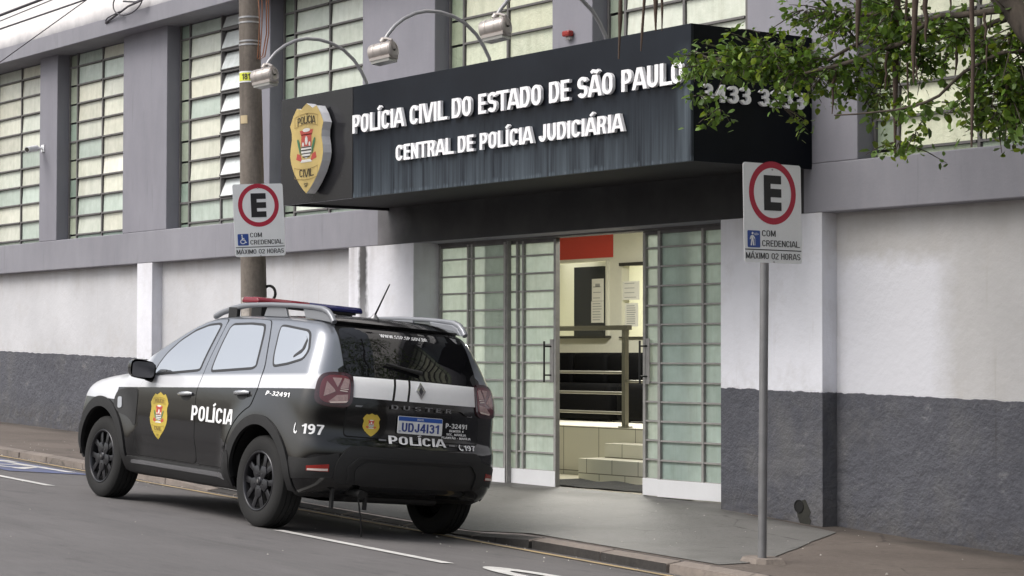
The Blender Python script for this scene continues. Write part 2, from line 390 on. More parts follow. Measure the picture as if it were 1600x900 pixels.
for p in ([(-7.9, -3.1), (-7.9, -3.22), (-6.55, -3.12), (-6.55, -3.0)], [(-7.2, -3.12), (-7.2, -3.25), (-6.8, -3.6), (-6.7, -3.5)], [(-8.3, -3.0), (-8.3, -3.3), (-8.0, -3.3), (-8.0, -3.0)]):
    road_shape(b, p, WLINE, .010)
o, q = ring2(-7.15, -3.35, .33, .23, 100, 330)
for i in range(24): road_shape(b, [o[i], o[i+1], q[i+1], q[i]], WLINE, .011)
tag(b.build('wheelchair_marking'), kind='structure')
b = MB()   # start of the painted arrow/figure at the bottom of the photo
def ell(t, a, c): return (3.0+a*math.cos(t), -4.12+c*math.sin(t))
for i in range(40):
    t0, t1 = 2*math.pi*i/40, 2*math.pi*(i+1)/40
    road_shape(b, [ell(t0, .72, .22), ell(t1, .72, .22), ell(t1, .46, .09), ell(t0, .46, .09)], WLINE, .007)
tag(b.build('parking_symbol'), kind='structure')
gb = MB(); LITM = M('grit_and_litter', (.38, .36, .33), .9, var=.5, vs=9)
for i in range(420):
    x = random.uniform(-11, 4.5); u = random.random()
    y = ykerb(x)-random.expovariate(6) if u < .5 else (random.uniform(-7.5, -2.7) if u < .68 else random.uniform(-2.3, .1))
    if y > -.02 and x > -.1: y = -.02
    z = zroad(x, y) if y < ykerb(x) else zwalk(x, y)+.007; r = random.uniform(.003, .009)*(1.8 if random.random() < .06 else 1)
    a = random.uniform(0, 6.28); P = [(x+r*math.cos(a+q)*random.uniform(.7, 1.4), y+r*math.sin(a+q), z-.001) for q in (0, 1.6, 3.1, 4.7)]
    gb.add(P+[(x, y, z+r*.8)], [(0, 1, 4), (1, 2, 4), (2, 3, 4), (3, 0, 4)], LITM)
tag(gb.build('street_grit'), 'scattered pale grit and scraps of litter on the road edge and pavement', kind='stuff')
# ------------------------------------------------------------------ building materials
def wallmat(name, up, patch=False):
    """upper paint 'up', dark plinth below the sloping paint line; stains under the ledge and at the foot"""
    k = NT(name); x, y, z = k.xyz()
    nz = k.noise(6, 4, .6); f = k.noise(.9, 6, .62); g = k.noise(9, 5, .6)
    lim = k.ma('ADD', k.ma('MULTIPLY', x, -.0205), 1.187)
    edge = k.ma('ADD', k.ma('SUBTRACT', z, lim), k.ma('MULTIPLY', k.ma('SUBTRACT', nz, .5), .05))
    upm = k.mr(edge, -.004, .004)
    c = k.mix(k.mr(f, .35, .68), tuple(q*.86 for q in up), up)
    drip = k.noise(1.0, 4, .6, vec=k.mp((3, 3, .5)))
    topd = k.ma('MULTIPLY', k.mr(k.ma('ADD', z, k.ma('MULTIPLY', g, .5)), 2.45, 2.95), k.mr(drip, .35, .75))
    c = k.mix(k.ma('MULTIPLY', topd, .55), c, (.30, .27, .24))
    run = k.noise(1.0, 4, .7, vec=k.mp((11, 11, .45), (5, 2, 0)))
    soot = k.ma('MULTIPLY', k.mr(k.ma('ABSOLUTE', k.ma('ADD', k.ma('ADD', x, 5.90), k.ma('MULTIPLY', k.ma('SUBTRACT', nz, .5), .14))), .05, .11, 1, 0), k.mr(k.ma('ADD', z, k.ma('MULTIPLY', drip, .6)), 1.2, 2.5))
    c = k.mix(k.ma('MULTIPLY', soot, .95), c, (.025, .024, .024))
    soot2 = k.ma('MULTIPLY', k.mr(k.ma('ABSOLUTE', k.ma('ADD', x, 5.95)), .15, .30, 1, 0), k.ma('MULTIPLY', k.mr(z, 1.2, 2.6), k.mr(drip, .4, .62)))
    c = k.mix(k.ma('MULTIPLY', soot2, .45), c, (.20, .19, .19))
    runm = k.ma('MULTIPLY', k.mr(run, .60, .72), k.mr(k.noise(1.6, 3, .6), .42, .62))
    c = k.mix(k.ma('MULTIPLY', runm, .30), c, (.33, .30, .27))
    spl = k.ma('MULTIPLY', k.mr(k.ma('SUBTRACT', z, lim), .0, .30, 1, 0), k.mr(g, .45, .65)); c = k.mix(k.ma('MULTIPLY', spl, .28), c, (.38, .36, .34))
    gr = k.mr(k.noise(2.4, 5, .7, vec=k.mp((1, 1, 1), (8, 1, 3))), .55, .70); c = k.mix(k.ma('MULTIPLY', gr, .20), c, (.42, .39, .36))
    if patch:
        u = k.ma('ADD', k.ma('ABSOLUTE', k.ma('SUBTRACT', x, 1.72)), k.ma('MULTIPLY', k.ma('SUBTRACT', g, .5), .22))
        v = k.ma('ADD', k.ma('ABSOLUTE', k.ma('SUBTRACT', z, 1.62)), k.ma('MULTIPLY', k.ma('SUBTRACT', nz, .5), .22))
        m_ = k.ma('MULTIPLY', k.mr(u, .46, .74, 1, 0), k.mr(v, .54, .68, 1, 0))
        c = k.mix(k.ma('MULTIPLY', m_, .75), c, (.66, .67, .73))
    d = k.mix(k.mr(k.ma('ADD', f, k.ma('MULTIPLY', g, .5)), .45, 1.0), (.058, .060, .074), (.108, .111, .130))
    h = k.ma('SUBTRACT', z, k.ma('ADD', k.ma('MULTIPLY', x, -.033), .1))
    foot = k.ma('MULTIPLY', k.mr(h, .0, .28, 1, 0), k.mr(g, .35, .6))
    d = k.mix(k.ma('MULTIPLY', foot, .6), d, (.075, .07, .066))
    scf = k.mr(k.noise(5, 5, .7, vec=k.mp((1, 1, 1.6), (4, 0, 2))), .60, .70)
    d = k.mix(k.ma('MULTIPLY', scf, .45), d, (.25, .245, .25))
    bl = k.mr(k.noise(1.6, 5, .65, vec=k.mp((1, 1, .7), (1, 6, 2))), .50, .68); d = k.mix(k.ma('MULTIPLY', bl, .5), d, (.155, .152, .150))
    d = k.mix(k.ma('MULTIPLY', runm, .5), d, (.05, .048, .047))
    k.base(k.mix(upm, d, c)); k.set(Roughness=.85)
    rough_h = k.ma('ADD', k.ma('MULTIPLY', k.ma('MULTIPLY', k.noise(26, 5, .7), k.mr(f, .3, .7, .35, 1.3)), k.mr(upm, 0, 1, 1.0, .12)), k.ma('MULTIPLY', k.noise(7, 3, .6), k.mr(upm, 0, 1, 1.4, .25)))
    k.bump(rough_h, .75, .03); return k.m
def greypaint(name, a, b, bump=.12):
    k = NT(name); f = k.noise(.55, 6, .6); g = k.noise(5, 5, .6, vec=k.mp((1, 1, .35)))
    c = k.mix(k.mr(k.ma('ADD', f, k.ma('MULTIPLY', g, .5)), .5, 1.0), a, b)
    st = k.mr(k.noise(3.0, 4, .6, vec=k.mp((3, 3, .3), (2, 5, 1))), .60, .75)
    c = k.mix(k.ma('MULTIPLY', st, .4), c, tuple(q*.62 for q in a))
    k.base(c); k.set(Roughness=.8); k.bump(k.noise(30, 4, .6), bump, .012); return k.m
WPANEL = wallmat('wall_panel_paint', (.52, .515, .52), True)
WPANELL = wallmat('wall_panel_paint_left', (.565, .57, .595))
WPIL = wallmat('pilaster_paint', (.78, .79, .85))
GREY = greypaint('grey_facade_paint', (.20, .199, .226), (.265, .264, .295))
GREYP = greypaint('pillar_grey_paint', (.195, .193, .222), (.255, .253, .288))
def parapet():
    k = NT('parapet_white'); x, y, z = k.xyz(); f = k.noise(3, 5, .6); g = k.noise(.6, 4, .6)
    hgt = k.ma('ADD', z, k.ma('MULTIPLY', k.ma('SUBTRACT', f, .5), .16))
    c = k.mix(k.mr(g, .3, .7), (.80, .775, .77), (.87, .85, .845))
    c = k.mix(k.mr(hgt, 5.78, 5.95), (.33, .325, .345), c)
    k.base(c); k.set(Roughness=.85); k.bump(k.noise(25, 4, .6), .1, .01); return k.m
PARA = parapet()
def lintel_dark():
    k = NT('lintel_paint_and_shade'); f = k.noise(2, 5, .6); x, y, z = k.xyz()
    e = k.mr(k.ma('ADD', x, k.ma('MULTIPLY', f, 1.0)), -5.3, -4.5)  # canopy shade, fading at the left end, is painted in with the black
    c = k.mix(k.mr(f, .4, .7), (.018, .018, .02), (.035, .035, .036)); k.base(k.mix(e, (.16, .155, .165), c)); k.set(Roughness=.7); return k.m
LINT = lintel_dark()
IRON = M('window_iron_grey', (.12, .115, .115), .6, var=.25, vs=8)
IRONL = M('door_iron_grey', (.29, .285, .275), .55, var=.25, vs=10)
WHITEP = M('white_enamel', (.72, .73, .75), .45, var=.06, vs=4, fine=.02)
def panemat(name, glow=0.0, trans=.25, rip=40, bst=.5):
    k = NT(name); a = k.n('ShaderNodeVertexColor', layer_name='tint')
    f = k.noise(9, 3, .6); g = k.noise(rip*2.2, 2, .5)
    c = k.mix(k.mr(f, .3, .7), a.outputs[0], k.mix(1.0, a.outputs[0], (.86, .88, .86), 'MULTIPLY'))
    dr = k.mr(k.noise(1.0, 4, .7, vec=k.mp((14, 14, 1.2))), .48, .75); c = k.mix(k.ma('MULTIPLY', dr, .35), c, k.mix(1.0, c, (.60, .58, .52), 'MULTIPLY'))
    gr = k.mr(k.noise(3.2, 4, .65, vec=k.mp((1, 1, 1), (2, 7, 5))), .45, .7); c = k.mix(k.ma('MULTIPLY', gr, .30), c, k.mix(1.0, c, (.68, .72, .70), 'MULTIPLY'))
    k.base(c); k.set(Roughness=.12, IOR=1.52)
    k.bump(k.noise(rip, 3, .6, dist=.6), bst, .006)
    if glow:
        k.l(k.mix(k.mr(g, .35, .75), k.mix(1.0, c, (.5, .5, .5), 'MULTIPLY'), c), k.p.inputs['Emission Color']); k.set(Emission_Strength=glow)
    if trans:
        tl = k.n('ShaderNodeBsdfTranslucent'); k.l(c, tl.inputs[0]); mx = k.n('ShaderNodeMixShader'); mx.inputs[0].default_value = trans
        k.l(k.p.outputs[0], mx.inputs[1]); k.l(tl.outputs[0], mx.inputs[2]); k.l(mx.outputs[0], k.o.inputs[0])
    return k.m
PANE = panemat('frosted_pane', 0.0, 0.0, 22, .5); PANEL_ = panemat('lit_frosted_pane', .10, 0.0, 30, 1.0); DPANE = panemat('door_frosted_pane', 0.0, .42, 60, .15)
# ------------------------------------------------------------------ police station
HQ = empty('police_station', (0, 0, 0), 'long two storey grey and white building with tall gridded windows behind the parked car', 'building')
ZL0, ZL1, ZW1 = 2.628, 3.032, 5.59
mb = MB(); mb.box((-34, 0, ZL0), (12, .5, ZL1), GREY); mb.build('ledge', HQ, bevel=.01)
mb = MB(); mb.box((-5.6, -.004, ZL0+.004), (.93, -.0005, ZL1-.003), LINT); mb.build('entrance_lintel', HQ)
PIL = [(-18.4, -16.6), (-14.43, -13.85), (-11.79, -10.55), (-8.42, -7.95), (-5.93, -4.53), (-2.52, -1.90), (.24, 1.545), (3.72, 4.3), (6.4, 7.7), (9.8, 12), (-34, -20.6)]
for a, c in PIL:
    MB().box((a, 0.002, ZL1), (c, .55, ZW1+.02), GREYP).build('pillar', HQ, bevel=.008)
mb = MB(); mb.box((-34, -.26, ZW1), (12, .6, 5.80), GREY); mb.build('eave_band', HQ, bevel=.008)
mb = MB(); mb.box((-34, -.257, 5.80), (12, .6, 8.6), PARA); mb.build('parapet', HQ)
# ground floor panels and pilasters
def zb(x): return zwall(x)-.25
def wallbox(a, c, y0, y1, mat, name):
    b = MB(); n = max(1, int((c-a)/2)); xs = lin(a, c, n+1)
    vs = []
    for x in xs: vs += [(x, y0, zb(x)), (x, y1, zb(x)), (x, y0, ZL0), (x, y1, ZL0)]
    fs = []
    for i in range(n):
        o = i*4; fs += [(o, o+4, o+6, o+2), (o+1, o+3, o+7, o+5)]
    fs += [(0, 2, 3, 1), (n*4, n*4+1, n*4+3, n*4+2)]
    return b.add(vs, fs, mat).build(name, HQ, bevel=.0)
for a, c, y, mat in ((-34, -17.6, .14, WPANELL), (-17.0, -11.34, .14, WPANELL), (-10.92, -6.19, .14, WPANELL), (1.14, 5.8, .165, WPANEL), (6.4, 12, .165, WPANEL)):
    wallbox(a, c, y, y+.3, mat, 'wall_panel')
for a, c, mat in ((-17.6, -17.0, WPIL), (-11.34, -10.92, WPIL), (-6.19, -4.91, WPIL), (-.1, 1.14, WPIL), (5.8, 6.4, WPIL)):
    wallbox(a, c, .001, .62, mat, 'pilaster')
# windows of the upper floor
def window(a, c, tints, lit=False, tilt=0.0, opencol=-1):
    f = MB(); g = MB(); y = .195; zl = [ZL1+.07+.2565*i for i in range(10)]+[ZW1]
    zl = [ZL1]+zl
    s1 = a+.27; s2 = c-.2; mid = (s1+s2)/2
    # back wall so nothing shows through
    for xm, wd in ((a+.02, .025), (s1, .03), (mid, .03), (s2, .03), (c-.02, .025)):
        f.box((xm-wd/2, y-.02, ZL1), (xm+wd/2, y+.03, ZW1), IRON)
    for i, z in enumerate(zl[1:-1]):
        f.box((s1+.02, y-.03, z-.010), (mid-.02, y+.025, z+.010), IRON); f.box((mid+.02, y-.03, z-.010), (s2-.02, y+.025, z+.010), IRON)
        if i % 4 == 1:
            f.box((a+.03, y-.015, z-.012), (s1-.02, y+.02, z+.012), IRON); f.box((s2+.02, y-.015, z-.012), (c-.03, y+.02, z+.012), IRON)
    for col, (x0, x1) in enumerate(((a, s1), (s1, mid), (mid, s2), (s2, c))):
        for i in range(len(zl)-1):
            z0, z1 = zl[i]+.012, zl[i+1]-.012
            side = col in (0, 3)
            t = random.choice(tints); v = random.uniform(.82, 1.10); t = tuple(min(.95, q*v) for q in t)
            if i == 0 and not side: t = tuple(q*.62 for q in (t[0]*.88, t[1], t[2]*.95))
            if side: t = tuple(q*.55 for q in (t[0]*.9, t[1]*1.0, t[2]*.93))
            an = 0 if side or i == 0 else random.uniform(-1.5, 4.0)+tilt*random.uniform(.5, 1.2)
            if col == opencol and i not in (0, 1): an = 20+random.uniform(-2, 3); t = (.78, .82, .83)  # opened panes: sky reflection put into a paler tint
            h = z1-z0; zc = (z0+z1)/2; dy = math.sin(R(an))*h/2; dz = math.cos(R(an))*h/2
            lean = random.uniform(-.004, .004)
            P = [(x0+.022, y-dy+lean, zc-dz), (x1-.022, y-dy, zc-dz), (x1-.022, y+dy+.004, zc+dz), (x0+.022, y+dy+.004+lean, zc+dz)]
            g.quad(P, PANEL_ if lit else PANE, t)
            if col == opencol and i not in (0, 1):
                for q0, q1 in ((0, 1), (1, 2), (2, 3), (3, 0)): f.tube([P[q0], P[q1]], .009, IRON, 4)
    o = f.build('window', HQ); g.build('pane', o, recalc=False); return o
GRN = [(.69, .70, .60), (.73, .73, .63), (.64, .67, .59), (.77, .76, .64), (.69, .70, .61), (.55, .63, .57)]
YEL = [(.72, .73, .56), (.68, .71, .56), (.75, .76, .59), (.66, .70, .57)]
GRW = GRN+GRN+[(.90, .88, .78), (.82, .82, .70)]
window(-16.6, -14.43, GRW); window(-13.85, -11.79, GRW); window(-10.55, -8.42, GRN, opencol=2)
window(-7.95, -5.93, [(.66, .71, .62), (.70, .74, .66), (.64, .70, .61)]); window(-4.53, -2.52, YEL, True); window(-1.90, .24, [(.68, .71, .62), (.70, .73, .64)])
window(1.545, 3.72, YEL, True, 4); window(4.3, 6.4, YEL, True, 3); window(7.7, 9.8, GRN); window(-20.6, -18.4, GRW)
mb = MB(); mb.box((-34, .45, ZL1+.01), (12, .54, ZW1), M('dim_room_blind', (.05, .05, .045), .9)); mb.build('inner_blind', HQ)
# ------------------------------------------------------------------ entrance doors
ROWS = [.332+.1767*i for i in range(13)]
def door(x0, x1, vert, y, tints, name, handle=None, zb_=.175):
    f = MB(); g = MB()
    for i, xv in enumerate([x0+.02]+vert+[x1-.02]):
        wd = .036 if i in (0, len(vert)+1) else .028
        f.box((xv-wd/2, y-.025, zb_), (xv+wd/2, y+.025, 2.60), IRONL)
    f.box((x0, y-.022, 2.575), (x1, y+.022, 2.61), IRON)
    f.box((x0+.004, y-.03, zb_+.004), (x1-.004, y-.005, .335), WHITEP)
    xs = [x0+.02]+vert+[x1-.02]
    for z in ROWS:
        for a, c in zip(xs[:-1], xs[1:]):
            wd = .02; f.box((a+wd*.7, y-.02, z-.008), (c-wd*.7, y+.015, z+.008), IRONL)
    for a, c in zip(xs[:-1], xs[1:]):
        for z0, z1 in zip(ROWS, ROWS[1:]+[2.58]):
            t = random.choice(tints); v = random.uniform(.88, 1.08); t = tuple(q*v for q in t)
            g.quad([(a, y+.004, z0), (c, y+.004, z0), (c, y+.004, z1), (a, y+.004, z1)], DPANE, t)
    o = f.build(name, HQ); g.build('pane', o, recalc=False)
    if handle is not None:
        h = MB(); hx = handle
        h.tube([(hx, y-.085, 1.20), (hx, y-.085, 1.60)], .010, HMET, 12)
        for z in (1.27, 1.55): h.tube([(hx, y-.085, z), (hx+.045, y-.02, z)], .008, HMET, 8)
        h.box((hx+.02, y-.031, 1.20), (hx+.075, y-.0255, 1.62), IRONL)
        h.build('handle', o, smooth=40)
    return o
HMET = M('dark_handle_metal', (.05, .05, .05), .35, metal=.8, var=0)
TD = [(.58, .66, .60), (.61, .69, .62), (.55, .64, .585)]; TD2 = [(.58, .70, .66), (.55, .67, .63)]
door(-4.905, -3.70, [-4.37, -4.30], .335, TD, 'entrance_side_panel')
door(-4.12, -2.95, [-3.60, -3.50], .40, TD, 'sliding_door', -3.06)
door(-1.615, -.98, [-1.32], .40, TD, 'sliding_door', -1.585)
door(-1.325, -.09, [-.70], .335, TD2, 'entrance_side_panel')
mb = MB(); mb.box((-4.905, .30, 2.612), (-.105, .47, 2.66), IRON); mb.box((-3.699, .32, .17), (-3.685, .37, 2.61), IRONL)
mb.build('door_head_track', HQ)
# ------------------------------------------------------------------ interior hall
CREAM = M('hall_cream_wall', (.64, .63, .53), .7, var=.05)
HALLF = M('hall_floor_tile', (.45, .42, .33), .35, var=.1)
REDP = M('red_wall_band', (.50, .05, .035), .6, var=.06)
def tiles():
    k = NT('step_tile'); br = k.n('ShaderNodeTexBrick'); br.offset = .5; br.inputs['Scale'].default_value = 1
    br.inputs['Brick Width'].default_value = .42; br.inputs['Row Height'].default_value = .155; br.inputs['Mortar Size'].default_value = .005
    br.inputs['Color1'].default_value = (.68, .65, .55, 1); br.inputs['Color2'].default_value = (.63, .60, .51, 1); br.inputs['Mortar'].default_value = (.16, .14, .10, 1)
    x, y, z = k.xyz(); cb = k.n('ShaderNodeCombineXYZ'); k.l(x, cb.inputs[0]); k.l(k.ma('SUBTRACT', z, .25-.155), cb.inputs[1])
    k.l(cb.outputs[0], br.inputs['Vector']); k.base(br.outputs[0]); k.set(Roughness=.3); return k.m
def bigtiles():
    k = NT('platform_tile'); br = k.n('ShaderNodeTexBrick'); br.offset = 0; br.inputs['Scale'].default_value = 1
    br.inputs['Brick Width'].default_value = .62; br.inputs['Row Height'].default_value = .47; br.inputs['Mortar Size'].default_value = .005
    br.inputs['Color1'].default_value = (.66, .63, .53, 1); br.inputs['Color2'].default_value = (.62, .59, .50, 1); br.inputs['Mortar'].default_value = (.16, .14, .10, 1)
    x, y, z = k.xyz(); cb = k.n('ShaderNodeCombineXYZ'); k.l(x, cb.inputs[0]); k.l(k.ma('SUBTRACT', z, .22), cb.inputs[1])
    k.l(cb.outputs[0], br.inputs['Vector']); k.base(br.outputs[0]); k.set(Roughness=.35); return k.m
TILE = tiles(); BTILE = bigtiles()
b = MB(); b.box((-10.5, .47, .05), (2.2, 2.02, .178), HALLF); b.build('hall_floor', HQ)
b = MB(); b.box((-10.5, 2.0, .06), (2.2, 4.75, .70), BTILE); b.build('hall_platform', HQ)
for i, (y, z) in enumerate(((1.4, .40), (1.7, .55))):
    MB().box((-3.92+.06*i, y, .16), (-.5, y+.302, z), TILE).build('step', HQ, bevel=.006)
b = MB()
Y0 = 4.6
for a, c in (((-10.5, Y0, .70), (-8.95, Y0+.12, 3.2)), ((-8.95, Y0, .70), (-7.46, Y0+.12, 1.70)), ((-8.95, Y0, 2.66), (-7.46, Y0+.12, 3.2)), ((-7.46, Y0, .70), (-7.19, Y0+.12, 3.2)), ((-7.19, Y0, .70), (-6.1, Y0+.12, 1.70)), ((-7.19, Y0, 2.58), (-6.1, Y0+.12, 3.2)), ((-6.1, Y0, .70), (2.2, Y0+.12, 3.2))): b.box(a, c, CREAM)
b.box((-10.6, .47, .1), (-10.5, 4.75, 3.2), CREAM); b.box((2.2, .47, .1), (2.3, 4.75, 3.2), CREAM)
b.box((-4.95, .455, .0), (-4.91, .62, 2.62), CREAM)
b.box((-10.6, .56, .0), (-4.96, .62, 3.2), CREAM); b.box((-.08, .63, .0), (2.3, .68, 3.2), CREAM)
b.box((-10.6, .55, 3.2), (2.3, 6.9, 3.3), CREAM)
b.build('hall_wall', HQ)
b = MB(); b.box((-9.4, 4.585, 2.70), (-7.36, 4.598, 3.16), REDP); b.build('red_band', HQ)
DARKW = M('dark_brown_trim', (.03, .028, .024), .5, var=.1)
b = MB()
b.box((-8.97, 4.50, 1.685), (-7.40, 4.70, 1.715), DARKW); b.box((-7.20, 4.56, 1.685), (-6.1, 4.70, 1.70), DARKW)
b.box((-7.20, 4.56, 2.58), (-6.1, 4.62, 2.62), DARKW); b.box((-7.48, 4.57, 1.70), (-7.44, 4.63, 2.66), CREAM); b.build('counter_window', HQ)
BACKW = M('office_wall', (.72, .72, .56), .7, var=.04)
b = MB(); b.box((-11.5, 6.8, .6), (-5.0, 6.9, 3.2), BACKW); b.box((-11.5, 4.75, .6), (-11.4, 6.8, 3.2), BACKW); b.box((-5.1, 4.75, .6), (-5, 6.8, 3.2), BACKW); b.box((-11.4, 4.74, .5), (-5.1, 6.8, .6), HALLF); b.build('office_wall', HQ)
DGREEN = M('dark_green_door', (.004, .005, .005), .8, var=.1)
p0 = at(897, 418, 6.7); p1 = at(942, 525, 6.7)
b = MB(); b.box((p0.x, 6.70, .62), (p1.x, 6.79, p0.z), DGREEN); b.build('office_door', HQ)
b = MB()   # hand rail
SS = M('handrail_steel', (.20, .19, .155), .4, metal=.5, var=.08)
b.box((-6.6, 2.06, 1.735), (-3.93, 2.12, 1.785), SS)
for z in (.853, 1.064, 1.283): b.tube([(-6.6, 2.09, z), (-4.0, 2.09, z)], .016, SS, 8)
b.box((-4.03, 2.065, .70), (-3.975, 2.115, 1.735), SS); b.box((-4.06, 2.04, .70), (-3.94, 2.14, .715), SS)
b.tube([(-3.98, 2.09, 1.19), (-3.0, 2.09, 1.19)], .015, SS, 8); b.box((-5.9, 2.065, .70), (-5.85, 2.115, 1.735), SS)
rl = b.build('handrail', HQ, smooth=40)
LEATH = M('black_leather', (.002, .002, .0022), .8, var=.2, vs=5, bump=.15, bs=40, ior=1.15)
def sofa(x0, x1, label):
    t = empty('waiting_bench', ((x0+x1)/2, 3.5, .70), label, 'bench', 'black benches in the hall')
    n = max(1, round((x1-x0)/.62)); L = (x1-x0)
    MB().box((-L/2, -.35, .02), (L/2, .32, .44), LEATH).build('seat', t, bevel=.05, smooth=50)
    for i in range(n):
        a = -L/2+L*i/n+.006; MB().box((a, .12, .40), (a+L/n-.012, .36, .80), LEATH).build('backrest', t, bevel=.06, smooth=50)
    for sx in (-L/2+.1, L/2-.1):
        for sy in (-.25, .22): MB().box((sx-.02, sy-.02, 0), (sx+.02, sy+.02, .17), HMET).build('leg', t)
sofa(-7.6, -5.62, 'long black leather waiting bench behind the handrail bars')
sofa(-5.5, -4.2, 'black leather waiting bench behind the sliding door edge, right of the handrail post')
PAPER = M('notice_paper', (.70, .69, .62), .8, var=.03); INK = M('notice_grey_ink', (.33, .33, .31), .8, var=0)
def notice(px0, py0, px1, py1, y, label, rows, hd):
    a = at(px0, py0, y); c = at(px1, py1, y); wd = c.x-a.x; ht = a.z-c.z
    t = empty('paper_notice', ((a.x+c.x)/2, y, c.z), label, 'notice', 'paper notices on the counter windows')
    MB().box((-wd/2, -.002, 0), (wd/2, .002, ht), PAPER).build('sheet', t)
    b = MB()
    if hd: b.box((-wd*.2, -.0035, ht*.62), (wd*.2, -.0025, ht*.78), INK)
    for i in range(rows):
        z = ht*(.12+(.5 if hd else .75)*i/max(1, rows-1)); b.box((-wd*.38, -.0035, z), (wd*random.uniform(.2, .38), -.0025, z+ht*.035), INK)
    b.build('print', t)
notice(925, 436, 943, 470, 4.57, 'white paper sheet with small dark block, upper one beside the dark office door', 3, True)
notice(924, 471, 943, 504, 4.57, 'white paper sheet with text, lower one beside the dark office door', 7, False)
notice(973, 440, 999, 468, 4.58, 'wide paper notice with bold lines on the right counter window', 4, False)
notice(977, 474, 997, 510, 4.58, 'tall greyish paper notice below the wide one on the right counter window', 9, False)
GL = NT('counter_glass'); GL.set(Transmission_Weight=1.0, Roughness=.02, IOR=1.3); GL.base((.95, .97, .93))
MATB = M('black_rubber_mat', (.004, .004, .004), .9, var=.25, vs=30, bump=.6, bs=150)
b = MB(); n = 28; top = []
for i in range(n+1):
    x = -3.75+2.3*i/n; top.append(x)
vs = []
for i, x in enumerate(top):
    wv = .01*math.sin(i*.9)
    for j, y in enumerate((.50+wv, .9, 1.30)): vs.append((x, y, .184+.010*math.sin(i*.8+j)*(1 if j else .3)+.008))
b.add(vs, [(i*3+j, (i+1)*3+j, (i+1)*3+j+1, i*3+j+1) for i in range(n) for j in range(2)], MATB)
tag(b.build('doormat', smooth=60), 'black rubber doormat lying just inside the open sliding doors', 'doormat')
def lamp_panel(x, y, z, sx, sy, W, label):
    t = empty('ceiling_light', (x, y, z), label, 'ceiling light', 'ceiling lights inside')
    MB().box((-sx/2-.03, -sy/2-.03, -.02), (sx/2+.03, sy/2+.03, .05), WHITEP).build('frame', t)
    e = NT('lamp_diffuser'); e.base((.9, .9, .8)); e.set(Emission_Color=(1, .93, .70, 1), Emission_Strength=3.0)
    MB().box((-sx/2, -sy/2, -.03), (sx/2, sy/2, -.021), e.m).build('diffuser', t)
    l = bpy.data.lights.new('hall_light', 'AREA'); l.shape = 'RECTANGLE'; l.size = sx; l.size_y = sy; l.energy = W; l.color = (1, .98, .92)
    o = bpy.data.objects.new('lamp', l); COL.objects.link(o); o.parent = t; o.location = (0, 0, -.04)
lamp_panel(-5.0, 2.6, 3.14, 1.2, .5, 125, 'ceiling light panel in the hall above the handrail')
lamp_panel(-2.2, 1.2, 3.14, 1.2, .4, 16, 'ceiling light panel in the hall above the doormat')
lamp_panel(-8.2, 5.8, 3.14, 1.2, .5, 62, 'ceiling light panel in the office behind the counter window')
# ------------------------------------------------------------------ canopy
def fascia():
    k = NT('canopy_black_panel'); x, y, z = k.xyz(); f = k.noise(1.2, 4, .6)
    s1 = k.noise(1.0, 5, .7, vec=k.mp((8, 8, .30))); s2 = k.noise(1.0, 4, .7, vec=k.mp((38, 38, .7), (3, 1, 2)))
    st = k.mr(k.ma('ADD', k.ma('MULTIPLY', s1, .8), k.ma('MULTIPLY', s2, .40)), .46, .92)
    dirt = k.ma('MULTIPLY', k.mr(k.ma('ADD', z, k.ma('MULTIPLY', s1, .5)), 3.86, 3.22), st)
    dirt = k.ma('MULTIPLY', dirt, k.mr(x, -3.99, -3.97))
    dirt = k.ma('MULTIPLY', dirt, k.mr(y, -1.27, -1.29, .06, 1))
    lip = k.ma('MULTIPLY', k.mr(z, 3.05, 3.005), k.mr(s2, .4, .6))
    corner = k.ma('MULTIPLY', k.mr(x, .80, .98), k.ma('MULTIPLY', k.mr(z, 3.95, 3.6), k.mr(s1, .3, .6)))
    fa = k.ma('MAXIMUM', k.ma('MULTIPLY', dirt, .55), k.ma('MAXIMUM', k.ma('MULTIPLY', lip, .35), k.ma('MULTIPLY', corner, .4)))
    c = k.mix(k.mr(f, .35, .7), (.009, .011, .016), (.015, .019, .027))
    c = k.mix(fa, c, (.22, .275, .32)); k.base(c); k.set(Roughness=k.mr(fa, 0, .6, .34, .7), IOR=1.25); return k.m
FASC = fascia()
LPAN = M('canopy_left_panel', (.020, .020, .023), .16, var=.15, vs=1.5, ior=1.35)
SOFF = M('canopy_soffit_black', (.012, .012, .013), .8, var=.2)
CX0, CX1, CY, CZ0, CZ1 = -5.40, 1.03, -1.30, 2.985, 4.07
CAN = empty('entrance_canopy', (-2.2, 0, CZ0), 'boxy black entrance canopy with white raised lettering and rain streaked front', 'canopy')
CAN.location = (0, 0, 0)
MB().box((CX0+.03, CY+.03, CZ0+.03), (CX1-.03, -.006, CZ1-.05), SOFF).build('soffit', CAN)
MB().box((-4.005, CY, CZ0), (CX1, CY+.028, CZ1), FASC).build('front_panel', CAN, bevel=.004)
MB().box((CX0, CY-.001, CZ0), (-4.012, CY+.027, CZ1), LPAN).build('front_panel', CAN, bevel=.004)
MB().box((CX1-.028, CY+.0285, CZ0+.002), (CX1, -.005, CZ1-.001), M('canopy_side_shaded', (.0045, .006, .009), .5, var=.3, vs=3, ior=1.2)).build('side_panel', CAN)  # tree's shade and dark reflection put into this side's colour
MB().box((CX0, CY+.0285, CZ0+.002), (CX0+.028, -.005, CZ1-.001), LPAN).build('side_panel', CAN)
MB().box((CX0+.03, CY+.03, CZ1-.049), (CX1-.03, -.006, CZ1-.03), M('canopy_roof_sheet', (.2, .2, .2), .5)).build('roof', CAN)
LET = M('white_acrylic_letters', (.86, .86, .88), .4, var=.05, vs=6, fine=.02)
FX = lambda x, z, y=CY-.03: plane_X((x, y, z), (1, 0, 0), (0, 0, 1))
